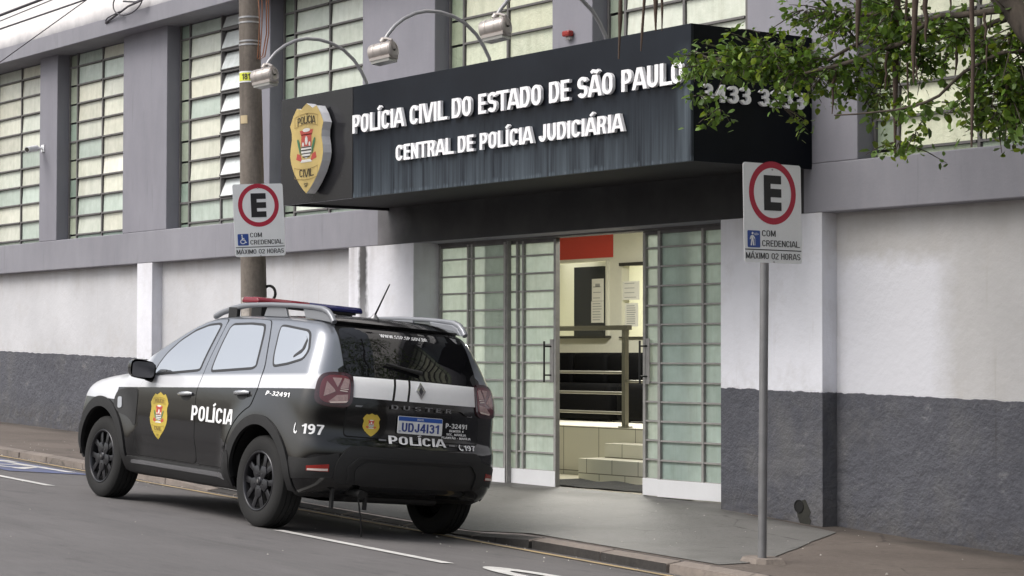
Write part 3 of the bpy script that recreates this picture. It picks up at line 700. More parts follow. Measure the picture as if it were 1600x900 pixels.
bm_obj(text_bm('POLÍCIA CIVIL DO ESTADO DE SÃO PAULO', 4.93, .178, .022, 'E', .030), 'lettering', LET, CAN, FX(-3.95, 3.603, CY-.012))
bm_obj(text_bm('CENTRAL DE POLÍCIA JUDICIÁRIA', 3.40, .148, .022, 'E', .030), 'lettering', LET, CAN, FX(-3.175, 3.283, CY-.012))
bm_obj(text_bm('3433 3233', 1.10, .14, .02, '4', .028), 'lettering', LET, CAN, plane_X((CX1+.010, -1.21, 3.462), (0, 1, 0), (0, 0, 1)))
# ------------------------------------------------------------------ badge emblem (used on the canopy, the car door and the tailgate)
GOLD = M('badge_gold', (.56, .42, .15), .45, var=.10, vs=5, fine=.03); GOLDL = M('badge_gold_line', (.26, .17, .045), .5, var=0); BINK = M('badge_ink', (.025, .02, .015), .6, var=0)
BRED = M('badge_red', (.50, .07, .05), .5, var=0); BWHT = M('badge_white', (.75, .74, .70), .5, var=0); BGRN = M('badge_green', (.06, .19, .09), .5, var=0)
BSIDE = M('badge_white_side', (.72, .72, .74), .4, var=.04)
HALF = [(0, 0), (.10, .045), (.22, .12), (.36, .23), (.45, .34), (.485, .43), (.47, .52), (.435, .61), (.44, .68), (.49, .765), (.40, .87), (.29, .955), (.17, .935), (.09, .965), (0, .995)]
SHIELD = HALF+[(-u, v) for u, v in HALF[-2:0:-1]]
def circ(cx, cy, rx, ry, n=14, a0=0, a1=360): return [(cx+rx*math.cos(R(a0+(a1-a0)*i/n)), cy+ry*math.sin(R(a0+(a1-a0)*i/n))) for i in range(n)]
def band(f0, f1, n=14, a=-.34, c=.34): return [(a+(c-a)*i/n, f0(a+(c-a)*i/n)) for i in range(n+1)]+[(c-(c-a)*i/n, f1(c-(c-a)*i/n)) for i in range(n+1)]
COAT = [(-.15, .66), (.15, .66), (.155, .47), (.12, .42), (0, .385), (-.12, .42), (-.155, .47)]
def strip(z0, z1): return [(-.148, z0), (.148, z0), (.148, z1), (-.148, z1)]
up = lambda k: (lambda u: k-.30*u*u); dn = lambda k: (lambda u: k+.22*u*u)
EMB = [('line', BRED, [[(-.2, .70), (.2, .70), (.16, .645), (-.16, .645)], [(-.15, .52), (.15, .52), (.15, .655), (-.15, .655)],
        [(-.30, .385), (-.12, .35), (-.17, .43), (-.27, .45)], [(.30, .385), (.12, .35), (.17, .43), (.27, .45)]]),
       ('line', BWHT, [COAT[2:]+[(-.15, .52), (.15, .52)], circ(0, .585, .04, .05), circ(-.095, .545, .028, .024), circ(.095, .545, .028, .024), circ(0, .70, .11, .022), [(-.17, .345), (.17, .345), (.13, .375), (-.13, .375)]]),
       ('line', BINK, [strip(.505, .518), strip(.47, .485), strip(.435, .447), [(-.10, .40), (.10, .40), (.11, .412), (-.11, .412)]]),
       ('line', BGRN, [[(-.17, .42), (-.20, .47), (-.25, .55), (-.27, .60), (-.24, .61), (-.20, .57), (-.165, .50)], [(.17, .42), (.20, .47), (.25, .55), (.27, .60), (.24, .61), (.20, .57), (.165, .50)]]),
       ('line', GOLDL, [band(up(.885), up(.879)), band(up(.77), up(.764)), band(dn(.27), dn(.264)), band(dn(.155), dn(.149)), [(-.34, .85), (-.334, .85), (-.334, .73), (-.34, .73)], [(.334, .85), (.34, .85), (.34, .73), (.334, .73)],
        [(-.34, .30), (-.334, .30), (-.334, .18), (-.34, .18)], [(.334, .30), (.34, .30), (.34, .18), (.334, .18)]])]
ETX = [('POLÍCIA', .52, .085, .775, -.30), ('CIVIL', .40, .085, .180, .22), ('SP', .12, .045, .07, 0)]
def emb_text(s, W, H, v, k):
    bm = text_bm(s, W, H, .012, 'E', 0, 'C')
    for q in bm.verts: q.co.y += v+k*q.co.x**2
    return bm
def flat_bm(polys):
    bm = bmesh.new()
    for p in polys: bm.faces.new([bm.verts.new((u, v, 0)) for u, v in p])
    bmesh.ops.recalc_face_normals(bm, faces=bm.faces)
    for f in bm.faces:
        if f.normal.z < 0: f.normal_flip()
    return bm
BX, BY, BZ, BW, BH = -4.675, -1.425, 3.065, .66, .90
BADGE = empty('police_badge_sign', (BX, CY, BZ), 'gold shield badge sign with white sides on the black left panel of the canopy', 'badge sign')
BADGE.location = (0, 0, 0)
b = MB(); poly = [(BX+u*BW, BZ+v*BH) for u, v in SHIELD]; b.prism(poly, CY-.03, BY, BSIDE); b.prism([(BX+u*.8*BW, BZ+(.1+v*.8)*BH) for u, v in SHIELD], CY-.002, CY-.03, BINK); b.build('shield_body', BADGE)
bm = flat_bm([SHIELD])
def badge_X(lift): return plane_X((BX, BY-lift, BZ), (1, 0, 0), (0, 0, 1)) @ Matrix.Diagonal((BW, BH, 1, 1))
bm_obj(bm, 'shield_face', GOLD, BADGE, badge_X(.003))
for i, (nm, mat, polys) in enumerate(EMB): bm_obj(flat_bm(polys), ('coat_of_arms_red', 'coat_of_arms_white', 'coat_of_arms_stripes', 'laurel_leaves', 'ribbon_outline')[i], mat, BADGE, badge_X(.005+.0012*i))
for s, W_, H_, v, kk in ETX: bm_obj(emb_text(s, W_, H_, v, kk), 'lettering', BINK, BADGE, badge_X(.006))
# ------------------------------------------------------------------ swan-neck floodlights on the canopy
GALV = M('galvanised_arm', (.30, .30, .31), .42, metal=.5, var=.1); HEADM = M('floodlight_housing', (.36, .33, .31), .35, metal=.35, var=.12, vs=9); GLASS = M('floodlight_glass', (.3, .3, .28), .15, var=0)
ARC = [(-1.26, 4.03), (-1.27, 4.10), (-1.33, 4.20), (-1.41, 4.30), (-1.53, 4.39), (-1.66, 4.44), (-1.80, 4.464), (-1.94, 4.461), (-2.06, 4.43), (-2.18, 4.37), (-2.27, 4.30), (-2.34, 4.22), (-2.385, 4.15)]
def flood():
    t = empty('arm_floodlight')
    b = MB(); b.tube([(0, y+1.26, z-4.03) for y, z in ARC], .0165, GALV, 12); b.build('arm', t, smooth=50)
    X = Matrix.Translation((0, -1.13, .035)) @ Matrix.Rotation(R(-64), 4, 'Z') @ Matrix.Rotation(R(8), 4, 'X')
    b = MB(); b.lathe([(.0, -.12), (.055, -.12), (.075, -.112), (.08, -.10), (.08, .105), (.073, .115), (.055, .12), (.05, .112), (0, .112)], HEADM, X, 28)
    h = b.build('lamp_head', t, smooth=40)
    b = MB(); b.box((-.07, -.09, -.10), (.07, .09, -.055), GLASS, X); b.box((-.075, -.10, -.075), (.075, .10, -.05), HEADM, X); b.build('lens', h)
    b = MB(); b.tube([X @ Vector((.02, .13, 0)), X @ Vector((.05, .13, .07)), X @ Vector((.0, .06, .105)), X @ Vector((0, 0, .115))], .012, HEADM, 8); b.tube([(0, -1.12, .14), X @ Vector((0, 0, .08))], .03, HEADM, 10)
    for q in (-.06, .02, .09): b.lathe([(.0, q-.006), (.0825, q-.006), (.0825, q+.006), (0, q+.006)], HEADM, X, 28)
    b.tube([X @ Vector((0, .112, 0)), X @ Vector((0, .124, 0))], .014, HMET, 8)
    b.build('bracket', h, smooth=40)
    return t
def copy_tree(o, parent=None):
    c = o.copy(); COL.objects.link(c); c.parent = parent
    for ch in list(o.children): copy_tree(ch, c)
    return c
FL = flood()
for i, (x, lb) in enumerate(((-3.815, 'silver floodlight on a curved arm beside the utility pole, left of the badge'), (-1.755, 'silver floodlight on a curved arm above the word CIVIL, middle one'), (-.09, 'silver floodlight hanging in front of the yellowish window above the canopy'), (1.0-.42, 'curved arm floodlight at the canopy corner near the hanging roots'))):
    if i == 3: continue
    o = FL if i == 0 else copy_tree(FL); o.location = (x, -1.26, 4.03); tag(o, lb, 'floodlight', 'floodlights on curved arms over the canopy')
SIR = empty('alarm_siren', (-2.225, -.0, 4.46), 'small red alarm siren on the grey pillar above the canopy', 'siren')
RLENS = M('red_lens', (.26, .02, .015), .25, var=0)
MB().box((-.035, -.04, -.03), (.035, -.001, .0), IRONL).build('base', SIR, bevel=.006)
b = MB(); b.box((-.055, -.07, .0), (.055, -.004, .055), RLENS); b.build('lens', SIR, bevel=.015)
CC = empty('security_camera', (-14.3, 0, 4.33), 'small white security camera on the grey pillar at the left', 'security camera')
b = MB(); b.tube([(0, -.10, 0), (.14, -.30, -.045)], .042, WHITEP, 14); b.build('camera_body', CC, smooth=40)
b = MB(); b.tube([(.138, -.297, -.0445), (.146, -.309, -.0465)], .030, BINK, 14); b.build('lens', CC)
b = MB(); b.tube([(0, -.002, .0), (0, -.10, .0)], .02, WHITEP, 10); b.box((-.05, -.012, -.05), (.05, -.001, .05), WHITEP); b.build('bracket', CC)
PIPE = empty('drain_pipe', (.87, 0, .228), 'black drain pipe end sticking out of the grey plinth', 'pipe')
BLK = M('black_plastic_pipe', (.003, .003, .003), .8, var=.1)
b = MB(); X = Matrix.Translation((.86, 0, .228)); b.lathe([(.054, .03), (.054, -.010), (.049, -.010), (.049, -.0045), (0, -.0045)], BLK, None, 24); b.build('pipe_end', PIPE, smooth=40)
STAIN = M('damp_moss_stain', (.022, .022, .018), .9, var=.4, vs=14)
b = MB(); pts = [(-.05, .02), (.06, .05), (.10, -.01), (.125, -.05), (.105, -.09), (.13, -.12), (.11, -.16), (.15, -.19), (.17, -.24), (-.06, -.24), (-.02, -.20), (.015, -.17), (-.01, -.13), (-.03, -.09)]
b.prism(pts, -.001, -.0035, STAIN, Matrix.Translation((.01, 0, .01))); b.build('damp_stain', PIPE)
# ------------------------------------------------------------------ utility pole
def concrete_pole():
    k = NT('pole_concrete'); f = k.noise(5, 5, .65, vec=k.mp((1, 1, .25))); g = k.noise(30, 4, .6)
    c = k.mix(k.mr(k.ma('ADD', f, k.ma('MULTIPLY', g, .3)), .45, .85), (.095, .080, .068), (.205, .178, .152))
    st = k.mr(k.noise(3, 4, .6, vec=k.mp((4, 4, .2), (3, 0, 0))), .58, .7); c = k.mix(k.ma('MULTIPLY', st, .5), c, (.07, .058, .05))
    k.base(c); k.set(Roughness=.85); k.bump(g, .35, .01); return k.m
PCON = concrete_pole()
PB = Vector((-4.655, -1.98, .24)); PT = Vector((-4.83, -2.02, 5.9))
POLE = empty('utility_pole', (0, 0, 0), 'brown grey concrete utility pole behind the police car, carrying a parking sign', 'utility pole')
def pz(z): return PB+(PT-PB)*((z-PB.z)/(PT.z-PB.z))
def pr(z): return .142-.0075*(z-.24)*1.15
b = MB(); b.tube([pz(z) for z in lin(.1, 9, 24)], [pr(z) for z in lin(.1, 9, 24)], PCON, 28); b.build('shaft', POLE, smooth=50)
STRAP = M('steel_strap', (.38, .38, .39), .4, metal=.6, var=.15)
for z in (4.77, 4.72, 4.535, 4.50):
    b = MB(); b.tube([pz(z-.008), pz(z+.008)], pr(z)+.004, STRAP, 28); b.build('strap', POLE, smooth=50)
COPPER = M('copper_cable', (.22, .09, .045), .45, metal=.4, var=.2)
b = MB()
for i in range(2):
    a0 = pz(4.75)+Vector((.10-.02*i, -.11, .4)); P = []
    for q in range(13):
        t = q/12; z = 5.3-t*.95; P.append(pz(z)+Vector((.09+.03*math.sin(t*3+i)+.05*t, -.02+.04*i, 0))+Vector((.05*math.sin(t*math.pi), .02, 0)))
    P += [P[-1]+Vector((.05, .03, .03)), P[-1]+Vector((.09, .05, .25)), P[-1]+Vector((.08, .05, .7))]
    b.tube(P, .006, COPPER, 6)
b.build('cable', POLE, smooth=50)
# wrap-around tag with number, small tag
YT = M('yellow_tag', (.62, .66, .06), .5, var=.08); 
VW = (CAM-pz(4.3)); VW.z = 0; VW.normalize(); VR = Vector((-VW.y, VW.x, 0))
def wrap(z0, z1, a0, a1, mat, name, lift=.004, n=10):
    b = MB(); vs = []
    for i in range(n+1):
        q = R(a0+(a1-a0)*i/n)
        for z in (z0, z1):
            c_ = pz(z); d = VW*math.cos(q)+VR*math.sin(q); vs.append(c_+d*(pr(z)+lift))
    return b.add(vs, [(2*i, 2*i+2, 2*i+3, 2*i+1) for i in range(n)], mat).build(name, POLE)
wrap(4.125, 4.235, -75, 35, WHITEP, 'number_tag'); wrap(4.14, 4.22, -70, 8, YT, 'number_tag', .006)
def wrap_text(s, z, a0, H, mat, name):
    bm = text_bm(s, None, H, .03)
    for v in bm.verts:
        q = R(a0)+v.co.x/pr(z); zz = z+v.co.y; d = VW*math.cos(q)+VR*math.sin(q); v.co = pz(zz)+d*(pr(zz)+.008)
    return bm_obj(bm, name, mat, POLE)
wrap_text('181', 4.15, -45, .06, BINK, 'lettering')
wrap(3.72, 3.80, -62, -18, M('small_beige_tag', (.45, .36, .22), .6), 'number_tag')
b = MB(); b.tube([pz(2.06)+VR*.15+VW*.05+Vector((math.cos(t)*.06, 0, math.sin(t)*.075))+VR*math.cos(t)*.03 for t in [2*math.pi*i/18 for i in range(19)]], .014, BLK, 8); b.build('cable_loop', POLE, smooth=50)
b = MB(); b.tube([pz(4.19)+VR*.10, pz(4.19)+VR*.27], .008, BLK, 6); b.build('bolt', POLE)
wrap(2.02-.28, 2.02, -68, -20, M('torn_poster', (.34, .31, .28), .8, var=.45, vs=25), 'poster_remains', .003)
wrap(1.45, 1.62, -60, -20, M('torn_poster_red', (.30, .15, .13), .8, var=.5, vs=25), 'poster_remains', .003)
# ------------------------------------------------------------------ parking signs
SIGNW = M('sign_white', (.80, .81, .82), .35, var=.05, vs=5); SRED = M('sign_red', (.42, .022, .05), .4, var=.06); SBLK = M('sign_black', (.018, .018, .02), .45, var=0); SBLU = M('sign_blue', (.03, .075, .30), .4, var=.05)
def sign_plate(t, X, w_, h, icon):
    """plate in local XY of X, front towards +Z"""
    def rr(w2, h2, r): return [(sx*(w2-r)+r*math.cos(R(a)), sy*(h2-r)+r*math.sin(R(a))) for sx, sy, a0 in ((1, 1, 0), (-1, 1, 90), (-1, -1, 180), (1, -1, 270)) for a in (a0, a0+30, a0+60, a0+90)]
    def flat(polys, mat, name, lift, par):
        bm_obj(flat_bm(polys), name, mat, par, X @ Matrix.Translation((0, 0, lift)))
    b = MB(); P = rr(w_/2, h/2, .022)
    n = len(P); b.add([X @ Vector((u, v, -.0022)) for u, v in P]+[X @ Vector((u, v, 0)) for u, v in P], [tuple(range(n))[::-1], tuple(range(n, 2*n))]+[(i, (i+1) % n, n+(i+1) % n, n+i) for i in range(n)], SIGNW)
    pl = b.build('plate', t)
    cy = h*.205; ro, ri = w_*.405, w_*.322
    n = 48; polys = [[(ro*math.cos(2*math.pi*i/n), cy+ro*math.sin(2*math.pi*i/n)), (ro*math.cos(2*math.pi*(i+1)/n), cy+ro*math.sin(2*math.pi*(i+1)/n)), (ri*math.cos(2*math.pi*(i+1)/n), cy+ri*math.sin(2*math.pi*(i+1)/n)), (ri*math.cos(2*math.pi*i/n), cy+ri*math.sin(2*math.pi*i/n))] for i in range(n)]
    flat(polys, SRED, 'red_ring', .0015, pl)
    e = w_*.15; eh = w_*.225; k = .058*w_/.5
    flat([[(-e, cy-eh), (-e+k, cy-eh), (-e+k, cy+eh), (-e, cy+eh)]]+[[(-e+k, yy), (e, yy), (e, yy+k*.93), (-e+k, yy+k*.93)] for yy in (cy-eh, cy-k*.46, cy+eh-k*.93)], SBLK, 'letter_e', .0025, pl)
    y1 = -h*.375
    flat([[(-w_*.485, y1), (w_*.485, y1), (w_*.485, y1+.007), (-w_*.485, y1+.007)]], SBLK, 'dividing_line', .0015, pl)
    s = .108*w_/.5; ix, iy = -w_*.335, -h*.265
    flat([[(ix+u, iy+v) for u, v in rr(s/2, s/2, .008)]], SBLU, 'blue_icon', .0015, pl)
    q = []
    def seg(a, c, r):
        a = Vector(a); c = Vector(c); d = (c-a); nn = Vector((-d.y, d.x)).normalized()*r; q.append([tuple(a+nn), tuple(a-nn), tuple(c-nn), tuple(c+nn)])
    if icon == 'wheel':
        for a, c in (((-.010, .036), (-.008, -.002)), ((-.008, .012), (.012, .012)), ((-.008, -.003), (.016, -.003)), ((.015, -.002), (.026, -.030)), ((.026, -.028), (.036, -.024))): seg((ix+a[0], iy+a[1]), (ix+c[0], iy+c[1]), .0045)
        q.append(circ(ix-.011, iy+.043, .007, .007))
        for i in range(14):
            a0, a1 = R(110+19*i), R(110+19*(i+1)); q.append([(ix-.003+.028*math.cos(a0), iy-.018+.024*math.sin(a0)), (ix-.003+.028*math.cos(a1), iy-.018+.024*math.sin(a1)), (ix-.003+.020*math.cos(a1), iy-.018+.016*math.sin(a1)), (ix-.003+.020*math.cos(a0), iy-.018+.016*math.sin(a0))])
    else:
        q.append(circ(ix-.012, iy+.040, .009, .009)); q.append([(ix-.024, iy+.026), (ix-.004, iy+.026), (ix-.004, iy-.008), (ix-.024, iy-.008)])
        for a, c, r in (((-.020, -.006), (-.026, -.046), .006), ((-.009, -.006), (-.003, -.046), .006), ((-.024, .022), (-.035, -.002), .005), ((-.005, .022), (.008, .004), .004), ((.009, .006), (.010, -.046), .002)): seg((ix+a[0], iy+a[1]), (ix+c[0], iy+c[1]), r)
    flat(q, SIGNW, 'icon_figure', .0025, pl)
    def tx(s_, W, H, x, y, mat=SBLK, bold=.012):
        bm_obj(text_bm(s_, W, H, bold, 'E'), 'lettering', mat, pl, X @ Matrix.Translation((x, y, .0025)))
    if icon != 'wheel': tx('60+', .04, .018, ix+.006, iy+.026, SIGNW)
    tx('COM', w_*.235, h*.062, -w_*.195, -h*.235); tx('CREDENCIAL', w_*.64, h*.062, -w_*.195, -h*.335)
    tx('MÁXIMO 02 HORAS', w_*.94, h*.062, -w_*.475, -h*.463)
    b = MB()
    for sx, sy in ((0, h*.44), (0, -h*.49)): b.tube([X @ Vector((sx, sy, -.004)), X @ Vector((sx, sy, .006))], .006, STRAP, 8)
    b.build('bolt', pl)
SG1 = empty('parking_sign', (0, 0, 0), 'white parking sign with red ringed E and wheelchair icon, fixed to the utility pole', 'parking sign')
X1 = plane_X((-4.475, -2.07, 2.765), Vector((.16, 1, .06)), Vector((0, -.06, 1)))
sign_plate(SG1, X1, .515, .70, 'wheel')
b = MB(); b.box((-4.68, -2.10, 2.86), (-4.515, -2.0, 2.90), STRAP); b.box((-4.68, -2.10, 2.60), (-4.515, -2.0, 2.64), STRAP); b.build('bracket', SG1)
SG2 = empty('parking_sign', (0, 0, 0), 'white parking sign with red ringed E and walking person icon on a metal post', 'parking sign')
X2 = plane_X((2.665, -1.945, 2.462), Vector((0, 1, .0)), Vector((0, -.02, 1)))
sign_plate(SG2, X2, .55, .70, 'walk')
PGAL = M('post_galvanised', (.185, .185, .19), .5, metal=.35, var=.2, vs=8)
b = MB(); b.tube([(2.63, -2.02, -.05), (2.62, -1.975, 2.75)], .031, PGAL, 20); b.build('post', SG2, smooth=50)
b = MB(); zz = zwalk(2.64, -2.02); n = 11; P = []
for i in range(n):
    a = 2*math.pi*i/n; r = .14*random.uniform(.8, 1.25); P.append((2.63+r*1.2*math.cos(a), -2.02+r*math.sin(a)))
vs = [(x, y, zwalk(x, y)-.02) for x, y in P]+[(2.63+(x-2.63)*.8, -2.02+(y+2.02)*.8, zwalk(x, y)+.035) for x, y in P]
b.add(vs, [tuple(range(n, 2*n))]+[(i, (i+1) % n, n+(i+1) % n, n+i) for i in range(n)], KERBM); b.build('footing', SG2)
# ------------------------------------------------------------------ overhead wires and facade bracket
WIRE = M('black_cable', (.05, .045, .055), .6, var=0)
for i, (p, q, y, r) in enumerate((((0, 24), (68, -2), -3.0, .016), ((0, 33), (88, -3), -3.2, .006), ((0, 45.5), (132, 0), -2.9, .010), ((0, 97), (135, 0), -1.0, .007))):
    a, c = at(*p, y), at(*q, y+(.5 if i == 3 else .1)); d = c-a; b = MB(); P = [a+d*t for t in ((-6, 0, 1, 6) if i < 3 else (-.5, 0, .5, 1, 3))]
    b.tube(P, r, WIRE, 8)
    tag(b.build('overhead_wire', smooth=50), ('thick black overhead cable, highest in the top left corner', 'thinnest overhead wire, second from the top in the left corner', 'medium black overhead cable, third from the top left corner', 'thin wire slanting steeply across the eave down to the left edge')[i], 'wire', 'overhead wires at the top left')
WB = empty('wall_bracket', (0, 0, 0), 'rusty wire loop bracket sticking out of the white parapet above the second window', 'bracket')
b = MB(); c = at(203, 2, -.32); 
b.tube([c+Vector((.42*math.cos(t), -.03, .17*math.sin(t))) for t in [2*math.pi*i/30 for i in range(31)]], .009, WIRE, 6)
b.tube([at(165, 36, -.27), at(200, 10, -.33), at(222, 0, -.36)], .013, WIRE, 6); b.tube([at(165, 33, -.27), at(168, 28, -.3), at(187, 18, -.34)], .009, WIRE, 6)
b.tube([at(193, 2, -.34), at(212, 3, -.34), at(225, -2, -.34)], .012, WIRE, 6); b.build('bracket_rod', WB, smooth=50)
# ------------------------------------------------------------------ tree (street ficus, trunk just out of the picture on the right)
def bark():
    k = NT('bark'); f = k.noise(9, 5, .65, vec=k.mp((1, 1, .3))); g = k.noise(50, 3, .6)
    k.base(k.mix(k.mr(f, .35, .68), (.035, .028, .022), (.10, .08, .062))); k.set(Roughness=.9); k.bump(f, .6, .02); return k.m
def leafm(name, a, c):
    k = NT(name); v = k.n('ShaderNodeVertexColor', layer_name='tint'); f = k.noise(3, 3, .6)
    k.base(k.mix(1.0, k.mix(k.mr(f, .3, .7), a, c), v.outputs[0], 'MULTIPLY')); k.set(Roughness=.38)
    tl = k.n('ShaderNodeBsdfTranslucent'); k.l(k.mix(1.0, (.13, .22, .03), v.outputs[0], 'MULTIPLY'), tl.inputs[0]); mx = k.n('ShaderNodeMixShader'); mx.inputs[0].default_value = .3
    k.l(k.p.outputs[0], mx.inputs[1]); k.l(tl.outputs[0], mx.inputs[2]); k.l(mx.outputs[0], k.o.inputs[0]); return k.m
BARK = bark(); LEAF = leafm('ficus_leaf', (.062, .130, .020), (.135, .225, .036)); DRYR = M('aerial_root_bark', (.075, .052, .040), .9, var=.3, vs=12)
TREE = empty('street_tree', (6.1, -2.15, 0), 'leafy green street tree with hanging aerial roots reaching over the canopy corner', 'tree'); TREE.location = (0, 0, 0)
def wob(a, c, n, s):
    a, c = Vector(a), Vector(c); P = []
    for i in range(n+1):
        t = i/n; w_ = math.sin(t*math.pi); P.append(a.lerp(c, t)+Vector([random.uniform(-s, s) for _ in range(3)])*w_)
    return P
def taper(P, r0, r1): return [r0+(r1-r0)*i/(len(P)-1) for i in range(len(P))]
b = MB(); P = wob((6.2, -2.0, -.25), (6.0, -2.1, 3.1), 9, .07); b.tube(P, taper(P, .34, .22), BARK, 18)
for a in range(7):
    q = a*.9; P = [Vector((6.2, -2.0, .35)), Vector((6.2+.36*math.cos(q), -2.0+.30*math.sin(q), .05)), Vector((6.2+.75*math.cos(q), -2.0+.5*math.sin(q), -.22))]; b.tube(P, [.14, .11, .03], BARK, 8)
b.build('trunk', TREE, smooth=60)
twigs = []
def limb(pts, r0, r1, mat=BARK, name='branch', leafy=None):
    P = []
    for i in range(len(pts)-1):
        a, c = Vector(pts[i]), Vector(pts[i+1]); n = max(2, int((c-a).length/.18))
        for j in range(n): P.append(a.lerp(c, j/n)+Vector([random.uniform(-.012, .012) for _ in range(3)])*(1 if r0 < .06 else 1.5))
    P.append(Vector(pts[-1])); b = MB(); b.tube(P, taper(P, r0, r1), mat, 10); b.build(name, TREE, smooth=60); return P
A = lambda px, py, y=-2.2: at(px, py, y)
limb([(6.0, -2.1, 3.0), A(1660, 110), A(1604, 45), A(1560, -10), (4.7, -2.3, 4.6), (3.9, -2.4, 5.6)], .085, .045)
limb([(6.0, -2.1, 3.1), (6.3, -2.6, 4.6), (6.0, -3.0, 6.2)], .16, .05)
limb([(6.0, -2.1, 3.0), (6.8, -1.6, 4.4), (7.4, -1.8, 5.8)], .16, .05)
limb([(5.9, -2.1, 2.9), A(1640, 60, -2.1), A(1573, 13), A(1500, 22), A(1453, 29), A(1410, 65), A(1384, 77), A(1340, 92), A(1293, 104, -2.2), A(1250, 118, -2.2), A(1180, 105, -2.2), A(1120, 95, -2.15), A(1085, 80, -2.1)], .026, .006)
limb([(5.95, -2.1, 2.7), A(1640, 70, -2.0), A(1565, 85), A(1507, 112), A(1467, 147), A(1427, 168), A(1373, 175), A(1304, 180)], .018, .005)
limb([(5.95, -2.05, 3.0), A(1640, 0, -1.8), A(1550, 40, -1.9), A(1480, 55, -2.0), A(1430, 30, -2.0), A(1345, 20, -2.1), A(1300, 40, -2.1)], .035, .008)
limb([A(1575, 15), (4.95, -2.25, 4.2), (4.0, -2.4, 4.6), (2.6, -2.5, 4.75), (1.2, -2.4, 4.9)], .07, .02)
limb([A(1290, 95, -2.2), A(1380, 52, -2.1), A(1430, 42, -2.0)], .009, .02)
for px, y0, y1, r, dx in ((1303, 98, 178, .016, -5), (1328, 15, 60, .013, 0), (1400, -120, 240, .036, -3), (1417, -60, 160, .016, 4), (1430, -60, 130, .028, -4), (1447, -60, 70, .028, 0), (1343, -120, 75, .04, -6), (1355, -120, 60, .03, 2), (1485, -60, 20, .014, 0), (1497, 40, 118, .018, -8), (1521, -120, 230, .034, -5), (1540, 20, 110, .012, 3), (1576, 60, 180, .018, -4), (1432, 90, 128, .012, 3), (1385, 80, 140, .014, -6), (972, -130, 92, .036, -9), (1008, -120, 80, .026, -11), (1027, -120, 48, .036, -4), (1033, -60, 48, .02, 2)):
    top = A(px-dx*.4, y0, -2.2+random.uniform(-.25, .2)); bot = A(px+dx*.6, y1, top.y)
    if y0 < -100: top.z = max(top.z, 4.65)
    P = wob(top, bot, 7, .012); b = MB(); b.tube(P, [r*.72*random.uniform(.75, 1.2)*(1-.75*(i/7)**2.2) for i in range(8)], DRYR, 8); b.build('aerial_root', TREE, smooth=60)
lb = MB(); tw = MB()
def leaf(p, L):
    d = Vector((random.gauss(0, 1), random.gauss(0, 1), random.gauss(-.7, .7))).normalized(); L *= random.choice((.55, .75, .9, 1, 1.15))
    s = d.cross(Vector((random.gauss(0, .5), random.gauss(0, .5), 1))).normalized(); n = s.cross(d)
    W_ = L*random.uniform(.55, .75); f = n*L*random.uniform(-.12, .12); e = -n*L*random.uniform(0, .2)
    v = [p, p+d*L*.3+s*W_*.5+f, p+d*L*.72+s*W_*.42+f+e*.4, p+d*L+e, p+d*L*.72-s*W_*.42+f+e*.4, p+d*L*.3-s*W_*.5+f, p+d*L*.5]
    k = random.uniform(.5, 1.5); y_ = random.random() < .22
    col = (k*1.7, k*1.35, k*.7) if y_ else (k, k, k*random.uniform(.7, 1.1))
    lb.add(v, [(0, 1, 6), (1, 2, 6), (2, 3, 6), (3, 4, 6), (4, 5, 6), (5, 0, 6)], LEAF, col)
def spray(c, n, rad, L=.055, drop=.0):
    """a leafy spray: short twigs from c, leaves set along them"""
    for _ in range(max(1, n//9)):
        d = Vector((random.gauss(0, 1)*rad[0], random.gauss(0, 1)*rad[1], random.gauss(0, 1)*rad[2]-drop))
        e = c+d; P = [c.lerp(e, t)+Vector((0, 0, -.05*t*t)) for t in (.2, .6, 1)]
        tw.tube(P, [.005, .004, .002], BARK, 5)
        for _ in range(9):
            t = random.uniform(.35, 1.12); q = c.lerp(e, t)+Vector([random.gauss(0, .028) for _ in range(3)]); q.z -= .05*t*t; leaf(q, L*random.uniform(.65, 1.25))
